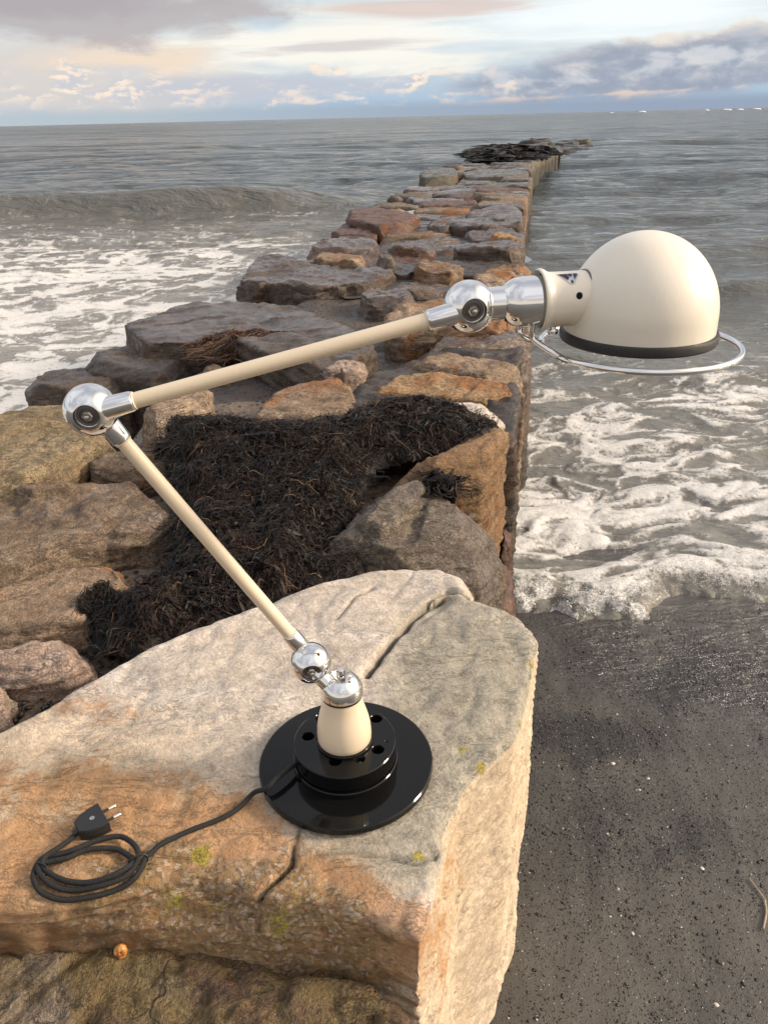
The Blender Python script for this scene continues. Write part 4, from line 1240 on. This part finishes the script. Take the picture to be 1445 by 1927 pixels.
# the small triangular maker's badge: dark enamel with a silver border and figure
cb = .98
def badge(poly, lift):
    V = []; n = 7; pl = np.array(poly)
    cen = pl.mean(0); V = [on_socket(hd + cen[0], cb + cen[1], .0311 + lift)]
    dense = []
    for i in range(len(pl)):
        for t in np.linspace(0, 1, n, endpoint=False): dense.append(pl[i] * (1 - t) + pl[(i + 1) % len(pl)] * t)
    for q in dense: V.append(on_socket(hd + q[0], cb + q[1], .0311 + lift))
    k = len(dense)
    for q in dense: V.append(on_socket(hd + q[0], cb + q[1], .0308))
    F = [[0, 1 + i, 1 + (i + 1) % k] for i in range(k)] + [[1 + i, 1 + k + i, 1 + k + (i + 1) % k, 1 + (i + 1) % k] for i in range(k)]
    return np.array(V), F
bo = part('badge', badge([(-.0215, .30), (.0030, .30), (.0034, .18), (-.0040, -.22), (-.0078, -.25), (-.0120, -.14)], .0007), M_SILVER, socket)
for pl in ([(-.0185, .26), (-.0098, .26), (-.0088, .04), (-.0110, -.06)], [(-.0024, .26), (.0016, .26), (.0020, .19), (-.0032, -.06)], [(-.0078, -.09), (-.0052, -.09), (-.0056, -.19), (-.0074, -.19)], [(-.0084, .26), (-.0038, .26), (-.0050, .14), (-.0070, .14)]):
    part('badge_field', badge(pl, .0012), M_BADGE, bo)
kn = BUL + E2 * (HF + .020) - fz * .0305
part('thumb_screw', cyl(kn, kn - fz * .010 + AX * .003, [(0, 0), (.0040, 0), (.0040, .35), (.0062, .4), (.0066, .7), (.0050, 1), (0, 1)], 24), M_CHROME, socket)

# the dome shade
SC = on_plane(1203, 592); sdep = (SC - CAM) @ cF
SR = 138.0 * sdep / FPX
ZR = -.255 * SR
pr = []
for a in np.linspace(0, 90, 40):
    pr.append((SR * 1.0 * math.sin(math.radians(a)), SR * 1.085 * math.cos(math.radians(a))))
pr += [(SR * 1.002, ZR * .5), (SR * 1.004, ZR), (SR * .985, ZR - .0005), (SR * .985, ZR * .5)]
for a in np.linspace(90, 0, 30): pr.append((SR * .985 * math.sin(math.radians(a)), SR * 1.067 * math.cos(math.radians(a))))
shade = part('shade', lathe(pr, SC, up, 128), M_CREAM_SHADE, lamp, 50)
part('rim_band', lathe([(SR * .975, ZR + .002), (SR * 1.004, ZR + .0062), (SR + .0036, ZR + .0056), (SR + .0046, ZR + .003), (SR + .0044, ZR - .0040), (SR + .0030, ZR - .0058), (SR * .965, ZR - .0058), (SR * .965, ZR - .002)], SC, up, 128), M_RUBBER, shade)
part('seam_gasket', lathe([(.0305, LS - .0022), (.0322, LS - .0022), (.0324, LS + .0002), (.0305, LS + .0006)], BUL, E2, 64), M_DARKSTEEL, socket)
# lamp holder and bulb inside
part('bulb_holder', lathe([(0, SR * .92), (.017, SR * .92), (.017, SR * .45), (.013, SR * .43), (0, SR * .43)], SC, up, 32), M_INNER, shade)
# guard ring: one bent chrome wire
RR = 184.0 * sdep / FPX; RC = np.array([SC[0] + .002, SC[1], SC[2] + ZR - .0135]) + E2 * .001
EH = np.array([E2[0], E2[1], 0]); EH /= np.linalg.norm(EH); AH = np.array([AX[0], AX[1], 0]); AH /= np.linalg.norm(AH)
rp = lambda a, r=RR, dz=0: RC + r * (EH * math.cos(a) + AH * math.sin(a)) + up * dz
S0 = BUL + E2 * (HF - .008) - fz * .024 + AX * .010
S1 = BUL + E2 * (HF - .016) - fz * .024 - AX * .010
ring_pts = [S0, S0 - fz * .010, S0 - fz * .019 + E2 * .003, rp(PI - .26, RR, .0015), *[rp(a) for a in np.linspace(PI - .45, -PI + .45, 30)], rp(-PI + .26, RR, .0015), S1 - fz * .020 + E2 * .004, S1 - fz * .010, S1]
part('guard_ring', tube(spline(ring_pts, 5), .0037, 14), M_CHROME)

# ------------------------------------------------------------------ cord and plug
def onrock(px, py, lift): return hit(px, py, lift, LAMP_LABEL)


CR = .0037
cpx = lambda cx, cy: (30 + cx / 4.817, 1480 + cy / 4.817)
e0 = P(562, 1437, .772); e0[2] = .7745
path = [b0 + np.array([0, 0, .7745]) + .9 * (e0 - b0 - np.array([0, 0, .7745])), e0, P(545, 1446, .778), P(520, 1466, .778), P(503, 1483, .772)]
for q, lf in (((480, 1503), .012), ((455, 1522), .006), ((430, 1537), CR), ((400, 1551), CR), ((370, 1562), CR), ((335, 1577), CR), ((305, 1592), CR), ((288, 1608), CR + .001)):
    path.append(onrock(*q, lf))
coil = [(1180, 690, 2), (1160, 760, 3), (1080, 870, 2), (930, 950, 0), (700, 1015, 0), (450, 1045, 0), (260, 990, 0), (180, 890, 1), (185, 800, 3), (260, 690, 3), (400, 640, 1), (560, 590, 1), (720, 530, 2), (860, 500, 3), (980, 505, 4), (1080, 570, 4), (1125, 660, 5),
        (1100, 760, 4), (980, 860, 2), (760, 935, 2), (520, 965, 1), (340, 920, 1), (240, 840, 3), (225, 770, 6), (330, 720, 3), (480, 680, 2), (620, 610, 1), (770, 585, 1), (920, 600, 2), (1030, 660, 2), (1080, 720, 3),
        (1010, 800, 5), (860, 870, 4), (660, 905, 2), (460, 880, 1), (320, 820, 2), (262, 770, 5), (290, 690, 5), (380, 600, 2), (470, 530, 1), (540, 480, 2), (580, 445, 5)]
for cx, cy, l in coil:
    path.append(onrock(*cpx(cx, cy), CR + l * .0016))
part('power_cord', tube(spline(path, 6), CR, 10), M_CORD, lamp, None)
for tx, ty, ax in ((258, 775, (1, .5)), (1120, 705, (.6, -1))):
    c = onrock(*cpx(tx, ty), .008)
    d = np.array([ax[0] * .35, ax[1] * .9, 0]); d /= np.linalg.norm(d); w = np.cross(d, up)
    ring = [c + w * .0125 * math.cos(t) + up * (.0085 * math.sin(t)) + d * .002 * math.sin(2 * t) for t in np.linspace(0, 2 * PI, 24)]
    part('cord_tie', tube(np.array(ring), .0011, 6), M_RUBBER, lamp, None)
pc = [onrock(*cpx(*q), 0) for q in ((600, 480), (790, 250), (870, 380), (650, 540))]
o_ = onrock(*cpx(575, 455), 0); o2 = onrock(*cpx(800, 345), 0)
dx = o2 - o_; dx[2] = 0; dx /= np.linalg.norm(dx); dy = np.cross(up, dx)
pz = down(o_[0], o_[1]) + .001
po = np.array([o_[0], o_[1], pz])
plug_out = [(0, -.0105), (.010, -.0175), (.026, -.0215), (.038, -.0215), (.038, .0215), (.026, .0215), (.010, .0175), (0, .0105)]
def pw(x, y, z): return po + dx * x + dy * y + up * z
def loft(out, levels):
    V = []; n = len(out); cx = np.mean([q[0] for q in out])
    for z, s_ in levels: V += [pw(cx + (x - cx) * s_, y * s_, z) for x, y in out]
    F = [list(range(n))[::-1]]
    for L in range(len(levels) - 1):
        for i in range(n): F.append([L * n + i, L * n + (i + 1) % n, (L + 1) * n + (i + 1) % n, (L + 1) * n + i])
    F.append([(len(levels) - 1) * n + i for i in range(n)])
    return np.array(V), F
plug = part('plug', loft(plug_out, [(.0005, .95), (.0015, 1), (.0095, 1), (.0098, .985), (.0103, .985), (.0106, 1), (.0178, .99), (.0190, .95)]), M_PLUG, lamp, 40)
for s_ in (-1, 1):
    a = pw(.0375, s_ * .0095, .0105); b_ = pw(.047, s_ * .0095, .0105); e_ = pw(.0575, s_ * .0095, .0105)
    part('prong_sleeve', cyl(a, b_, [(0, 0), (.0019, 0), (.0019, 1), (0, 1)], 14), M_PLUG, plug)
    part('prong', cyl(b_, e_, [(0, 0), (.0021, 0), (.0021, .85), (.0013, 1), (0, 1)], 14), M_PRONG, plug)
part('screw', lathe([(0, 0), (.0034, 0), (.0034, .0008), (.0020, .0013), (0, .0013)], pw(.022, 0, .0187), up, 16), M_STEEL, plug)
part('strain_relief', cyl(pw(-.006, 0, .009), pw(.004, 0, .009), [(0, 0), (.0044, 0), (.0056, 1), (0, 1)], 20), M_PLUG, plug)

# ------------------------------------------------------------------ seaweed
def weed_mat(name, cols):
    mt, nt, b = new_mat(name)
    t = nt.attr('tone')['Fac']
    r = nt.node('ShaderNodeValToRGB'); r.color_ramp.interpolation = 'LINEAR'
    el = r.color_ramp.elements
    el[0].position, el[0].color = cols[0][0], cols[0][1] + (1,)
    el[1].position, el[1].color = cols[-1][0], cols[-1][1] + (1,)
    for p_, c in cols[1:-1]:
        e = el.new(p_); e.color = c + (1,)
    nt.put(r.inputs[0], t); nt.put(b.inputs['Base Color'], r.outputs[0])
    p = nt.node('ShaderNodeNewGeometry').outputs['Position']
    nt.put(b.inputs['Roughness'], nt.ramp(t, .8, 1.0, .42, .7)); b.inputs['Specular IOR Level'].default_value = .28
    nt.put(b.inputs['Normal'], nt.bump(nt.noise(p, 300, 3), .002))
    return mt


M_WEED = weed_mat('black_wrack', [(0, (.003, .0026, .0023)), (.5, (.006, .0042, .0036)), (.72, (.024, .008, .0045)), (.86, (.018, .014, .006)), (.955, (.05, .024, .012)), (.972, (.20, .115, .055)), (1, (.32, .21, .11))])
M_WRACK = weed_mat('dry_brown_wrack', [(0, (.020, .009, .005)), (.5, (.06, .026, .012)), (.8, (.11, .052, .022)), (.93, (.16, .085, .035)), (1, (.28, .17, .08))])


def heap(name, label, outline, zf, n, mat, step=.013, lift=.05, wid=(.0018, .0055), length=.012, K=8, grp=None, follow=True, spread=.12, bushy=1.0, wid_scale=1):
    pts = []
    for q in outline:
        z = .7
        for _ in range(6): z = zf(P(q[0], q[1], z)[1])
        pts.append(P(q[0], q[1], z))
    pts = np.array(pts); lo, hi = pts.min(0), pts.max(0)
    X, Y = np.meshgrid(np.arange(lo[0] - step * 2, hi[0] + step * 2, step), np.arange(lo[1] - step * 2, hi[1] + step * 2, step))
    q3 = np.stack([X.ravel(), Y.ravel(), 0 * X.ravel()], 1)
    warp = .055 * fbm(q3 / .10 + 3, 4).reshape(X.shape)
    ins = inside(pts, X, Y); d = dist_poly(pts, X, Y); sd_ = np.where(ins, d, -d) + warp * min(1, spread / .12)
    base = np.vectorize(zf)(Y)
    top = base + lift * sstep(0, spread, sd_) + (.034 * fbm(q3 / .10, 4) + .014 * fbm(q3 / .03, 3)).reshape(X.shape) * sstep(0, spread * .4, sd_) * min(1, lift / .05)
    if follow:
        for i in range(X.shape[0]):
            for j in range(X.shape[1]):
                if sd_[i, j] > -step * 2:
                    g = down(X[i, j], Y[i, j])
                    if g is not None: top[i, j] = max(top[i, j], min(g + .012, base[i, j] + .075))
    edge = sd_ < 0
    Z = np.where(edge, base - .03, top)
    root = empty(name, (pts[:, 0].mean(), pts[:, 1].mean(), base.mean() - .02), label, 'seaweed', grp)
    V, F = grid_mesh(X, Y, Z, sd_ > -step * 1.5)
    o = mesh_obj('matted_weed', V, F, mat, root); set_attr(o, 'tone', np.clip(.25 + .5 * fbm(V / .03, 3), 0, .7))
    # fronds: curled ribbons lying over and sticking out of the heap
    idx = np.argwhere(sd_ > .003); r_ = np.random.default_rng(len(outline) * 7 + n)
    pick = idx[r_.integers(0, len(idx), n)]
    sx = X[pick[:, 0], pick[:, 1]] + r_.uniform(-.5, .5, n) * step; sy = Y[pick[:, 0], pick[:, 1]] + r_.uniform(-.5, .5, n) * step
    h = r_.uniform(0, 2 * PI, n); curl = r_.normal(0, .35, n); lf = r_.uniform(-.004, .012, n) * bushy; pit = r_.normal(0, .25, n) * bushy
    cl = fbm(np.stack([sx / .09, sy / .09, 0 * sx + 5], 1), 3)
    tone = r_.random(n) ** 1.15; tone = np.where(tone < .95, np.clip(tone * .6 + .30 + cl * .9, 0, .9), tone); tone = np.where((tone > .955) & (r_.random(n) < .55), .4, tone)
    w = r_.uniform(*wid, n); w = np.where(r_.random(n) < .10, w.max() * r_.uniform(1.5, 3.2, n), w); w = np.where(tone > .955, .0013, w) * wid_scale; ln = length * r_.uniform(.5, 1.5, n); ln = np.where(tone > .955, ln * 1.5, ln)
    up_ = r_.normal(0, .6, n)
    px, py = sx.copy(), sy.copy(); rows = []; hz = np.zeros(n)
    gx0, gy0 = X[0, 0], Y[0, 0]
    for k in range(K):
        ii = np.clip(((py - gy0) / step).round().astype(int), 0, X.shape[0] - 1); jj = np.clip(((px - gx0) / step).round().astype(int), 0, X.shape[1] - 1)
        zz = np.where(sd_[ii, jj] > -step, Z[ii, jj], base[ii, jj] - .004)
        zz = zz if k == 0 else np.maximum(zz, prev - .008)
        prev = zz
        t = k / (K - 1); arch = lf + .012 * bushy * math.sin(PI * t) * np.abs(pit) * 3 + r_.normal(0, .0012, n)
        c = np.stack([px, py, zz + arch], 1)
        s_ = np.stack([-np.sin(h), np.cos(h), up_], 1); s_ /= np.linalg.norm(s_, axis=1)[:, None]
        ww = w * (1 - .75 * abs(2 * t - 1) ** 2)
        rows.append(np.stack([c - s_ * ww[:, None] * .5, c + s_ * ww[:, None] * .5], 1))
        h = h + curl + r_.normal(0, .45, n); px = px + np.cos(h) * ln; py = py + np.sin(h) * ln
    A = np.stack(rows, 1).reshape(n, K * 2, 3)
    fb_ = np.array([[2 * k, 2 * k + 1, 2 * k + 3, 2 * k + 2] for k in range(K - 1)])
    F = (fb_[None] + (np.arange(n) * K * 2)[:, None, None]).reshape(-1, 4)
    o = mesh_obj('fronds', A.reshape(-1, 3), F, mat, root); o['kind'] = 'stuff'
    set_attr(o, 'tone', np.repeat(tone, K * 2))
    return root


zmain = lambda y: float(np.interp(y, [1.2, 1.5, 1.8, 2.1, 2.4, 2.8], [.660, .665, .69, .745, .772, .765]))
heap('seaweed_heap', 'big L-shaped heap of wet black seaweed tangled with pale straws behind the lamp boulder',
     [(306, 806), (330, 785), (420, 786), (520, 796), (640, 784), (700, 762), (765, 750), (830, 755), (888, 774), (928, 800), (912, 828), (860, 838), (760, 848), (702, 864), (692, 900), (664, 955), (615, 1010), (612, 1036), (680, 1058), (610, 1092), (480, 1130), (330, 1195), (252, 1218), (200, 1205), (140, 1135), (172, 1118), (250, 1105), (296, 1085), (318, 1040), (330, 960), (326, 900), (310, 850)],
     zmain, 23000, M_WEED, lift=.04, wid=(.0009, .0028), length=.0085, bushy=.55)
heap('seaweed_heap', 'small nest of dry red-brown wrack stalks on the wet slab behind the upper arm', [(380, 652), (405, 636), (440, 626), (475, 632), (535, 634), (540, 640), (470, 658), (425, 676), (398, 668)],
     lambda y: zt(y) - .045, 2200, M_WRACK, step=.02, lift=.035, wid=(.002, .005), length=.018, spread=.2, bushy=.6)
heap('seaweed_heap', 'pinch of black seaweed in the notch behind the grey split boulder', [(806, 898), (822, 896), (850, 915), (856, 925), (836, 922)], lambda y: .725, 260, M_WEED, lift=.012, spread=.03)
heap('seaweed_heap', 'dark seaweed bank draped over the far end of the groyne', [(886, 296), (900, 284), (960, 280), (1010, 284), (1036, 288), (1020, 296), (950, 301), (900, 301)], lambda y: zt(y) + .06, 2600, M_WEED, step=.12, lift=.16, wid=(.02, .06), length=.10, spread=.5, bushy=1.5, follow=False)

# ------------------------------------------------------------------ grit, pebbles, shells
def scatter(name, XY, Z, size, mat, squash=.45, kind='stuff', tone=None, parent=None):
    r_ = np.random.default_rng(len(XY)); n = len(XY)
    base = np.array([[1, 0, 0], [.25, .8, 0], [-.8, .45, 0], [-.75, -.5, 0], [.3, -.75, 0], [.1, .05, 1], [-.05, 0, -.6]])
    fb_ = np.array([[i, (i + 1) % 5, 5] for i in range(5)] + [[(i + 1) % 5, i, 6] for i in range(5)])
    th = r_.uniform(0, 2 * PI, n); el = r_.uniform(.55, 1.0, n)
    B_ = base[None] * np.stack([size, size * el, size * squash * r_.uniform(.6, 1.2, n)], 1)[:, None]
    c, s_ = np.cos(th)[:, None], np.sin(th)[:, None]
    W = np.stack([B_[..., 0] * c - B_[..., 1] * s_, B_[..., 0] * s_ + B_[..., 1] * c, B_[..., 2] + B_[..., 0] * r_.normal(0, .25, n)[:, None]], -1)
    W += np.stack([XY[:, 0], XY[:, 1], Z], 1)[:, None]
    F = (fb_[None] + (np.arange(n) * 7)[:, None, None]).reshape(-1, 3)
    o = mesh_obj(name, W.reshape(-1, 3), F, mat, parent, smooth=False)
    if kind: o['kind'] = kind
    if tone is not None: set_attr(o, 'tone', np.repeat(tone, 7))
    return o


def grit_mat():
    mt, nt, b = new_mat('black_grit')
    t = nt.attr('tone')['Fac']
    r = nt.node('ShaderNodeValToRGB'); e = r.color_ramp.elements
    e[0].position, e[0].color = 0, (.012, .011, .013, 1); e[1].position, e[1].color = .80, (.030, .026, .027, 1)
    x = e.new(.90); x.color = (.07, .045, .035, 1); x = e.new(.965); x.color = (.10, .085, .07, 1); x = e.new(.98); x.color = (.55, .52, .47, 1)
    nt.put(r.inputs[0], t); nt.put(b.inputs['Base Color'], r.outputs[0]); b.inputs['Roughness'].default_value = .28
    return mt


M_GRIT = grit_mat()
r_ = np.random.default_rng(77)
N0 = 90000
xy = np.stack([r_.uniform(.12, 1.75, N0), r_.uniform(.72, 2.36, N0)], 1)
g = grit_f(xy[:, 0], xy[:, 1]); keep = r_.random(N0) < (.30 + .7 * g ** 1.3)
xy = xy[keep]; n = len(xy)
size = .0014 + .0022 * r_.random(n) ** 3 + np.where(r_.random(n) < .02, .0030, 0)
size = np.where(r_.random(n) < .012, r_.uniform(.0042, .0075, n), size)
scatter('beach_grit', xy, sand_z(xy[:, 0], xy[:, 1]) + .0002, size, M_GRIT, .4, tone=r_.random(n))
# pebbles and crumbs in the sandy gaps between boulders
pp = []
for px, py, rd, k in ((75, 1310, .10, 60), (100, 1280, .08, 45), (40, 1340, .08, 45), (220, 1230, .08, 40), (640, 730, .2, 40), (250, 860, .12, 40), (140, 850, .1, 40), (440, 690, .2, 30), (270, 990, .1, 30)):
    c = P(px, py, .6)
    for _ in range(k):
        x_, y_ = c[0] + r_.normal(0, rd * .6), c[1] + r_.normal(0, rd * .6)
        g_ = down(x_, y_)
        zf_ = zt(y_) - float(np.interp(y_, [0, 1.6, 2.2, 3.5, 5], [.155, .15, .12, .12, .15]))
        if g_ is None or g_ < zf_ + .02: pp.append((x_, y_, zf_ + .006))
pp = np.array(pp)
scatter('gap_pebbles', pp[:, :2], pp[:, 2], r_.uniform(.004, .012, len(pp)), M_GRIT, .6, tone=r_.random(len(pp)) * .95)

M_FROTH = simple('froth', (.80, .79, .76), .35, var=.25, spec=.6)
ic = bmesh.new(); bmesh.ops.create_icosphere(ic, subdivisions=1, radius=1)
iv = np.array([v.co[:] for v in ic.verts]); ifc = np.array([[v.index for v in f.verts] for f in ic.faces]); ic.free()
fr_ = r_.uniform(.0008, .0027, len(FROTH)) * np.where(r_.random(len(FROTH)) < .05, 1.8, 1)
W = iv[None] * fr_[:, None, None] * np.array([1, 1, .8]) + FROTH[:, None]
o = mesh_obj('froth', W.reshape(-1, 3), (ifc[None] + (np.arange(len(FROTH)) * len(iv))[:, None, None]).reshape(-1, 3), M_FROTH); o['kind'] = 'stuff'
M_SHELL = simple('white_shell', (.68, .64, .56), .45, bump=.0004, bscale=500, var=.25)
first = None
for px, py, s_ in ((1155, 1431, .0085), (1220, 1459, .0075), (1204, 1480, .005), (1320, 1632, .0085), (1144, 1566, .005), (1346, 1892, .0075), (1190, 1758, .006), (1148, 1725, .004), (1242, 1227, .005), (1363, 1309, .006), (1256, 1551, .004), (1136, 1516, .004)):
    c = P(px, py, 0); c[2] = float(sand_z(np.array([c[0]]), np.array([c[1]]))[0])
    if first is None:
        V, F = [], []
        nr, na = 5, 14
        for i in range(nr):
            for k in range(na):
                t = 2 * PI * k / na; rr_ = (i + .0) / (nr - 1) * (1 + .10 * math.cos(7 * t)) * (1 - .25 * math.sin(t))
                V.append((rr_ * math.cos(t), rr_ * math.sin(t) * .8, .38 * (1 - ((i) / (nr - 1)) ** 2)))
        for i in range(nr - 1):
            for k in range(na): F.append([i * na + k, i * na + (k + 1) % na, (i + 1) * na + (k + 1) % na, (i + 1) * na + k])
        first = mesh_obj('white_shell', V, F, M_SHELL, origin=(0, 0, 0)); o = first
    else:
        o = first.copy(); COL.objects.link(o)
    o.location = tuple(c + np.array([0, 0, -.0004])); o.scale = (s_ * .8,) * 3; o.rotation_euler = (r_.uniform(-.3, .3), r_.uniform(-.3, .3), r_.uniform(0, 6))
    tag(o, 'small white shell fragment lying on the dark gritty sand', 'shell', 'white shells scattered on the dark sand')

M_TWIG = simple('pale_twig', (.40, .33, .24), .7, bump=.001, var=.3)
for pts_, lab in (([(1408, 1655), (1420, 1672), (1434, 1690), (1440, 1700)], 'thin pale stalk lying on the sand at the right edge, upper one'), ([(1437, 1698), (1440, 1720), (1434, 1752)], 'thicker pale broken stalk on the sand at the right edge')):
    q = np.array([P(a, b, 0) + np.array([0, 0, .004]) for a, b in pts_]); q[:, 2] = sand_z(q[:, 0], q[:, 1]) + .004
    tag(mesh_obj('dry_stalk', *tube(spline(q, 5), .0016 if len(pts_) > 3 else .0025, 7), M_TWIG), lab, 'stalk')

# the little orange crab-shell piece on the mossy ledge
def shell_piece():
    c = hit(228, 1795, 0)
    bm = bmesh.new(); bmesh.ops.create_icosphere(bm, subdivisions=4, radius=1)
    V = np.array([v.co[:] for v in bm.verts]); F = [[v.index for v in f.verts] for f in bm.faces]; bm.free()
    d = 1 + .22 * fbm(V * 1.6, 3) + .10 * np.sign(V[:, 0]) * np.abs(np.sin(V[:, 2] * 3))
    for q, w_, dep in (((-.45, -.75, .5), .30, .45), ((.35, -.8, .45), .24, .4), ((.0, -.9, -.2), .2, .25)):
        q = np.array(q) / np.linalg.norm(q); d -= dep * np.exp(-(np.linalg.norm(V - q, axis=1) / w_) ** 2)
    V = V * d[:, None] * np.array([.0085, .0080, .0100]) + c + np.array([0, 0, .006])
    mt, nt, b = new_mat('orange_shell')
    p = nt.node('ShaderNodeNewGeometry').outputs['Position']
    nt.put(b.inputs['Base Color'], nt.mix(nt.ramp(nt.noise(p, 130, 5, .6), .40, .6), (.62, .33, .10, 1), (.30, .08, .015, 1)))
    b.inputs['Roughness'].default_value = .4
    tag(mesh_obj('crab_shell', V, F, mt), 'little orange and cream shell piece on the edge of the mottled brown boulder', 'shell')


shell_piece()
# white water breaking far out on the right horizon
M_SPRAY = simple('white_water', (.85, .84, .82), .9, bump=.1, bscale=1)
for px, py, w_, h_ in ((1208, 205, 7, 1.6), (1330, 203, 5, 1.3), (1368, 202, 9, 1.5), (1392, 201, 7, 1.2), (1424, 200, 8, 1.5), (1150, 207, 4, .7)):
    az_, _ = azel(px, py); Dd = 800.0
    c = np.array([Dd * math.sin(math.radians(az_)), Dd * math.cos(math.radians(az_)), .2])
    bm = bmesh.new(); bmesh.ops.create_icosphere(bm, subdivisions=3, radius=1)
    V = np.array([v.co[:] for v in bm.verts]); F = [[v.index for v in f.verts] for f in bm.faces]; bm.free()
    V = V * (1 + .5 * fbm(V * 2.2 + px, 3))[:, None] * np.array([w_ * .45, 1.5, h_ * .55]) + c
    tag(mesh_obj('breaking_wave', V, F, M_SPRAY), None, None, None, 'structure')
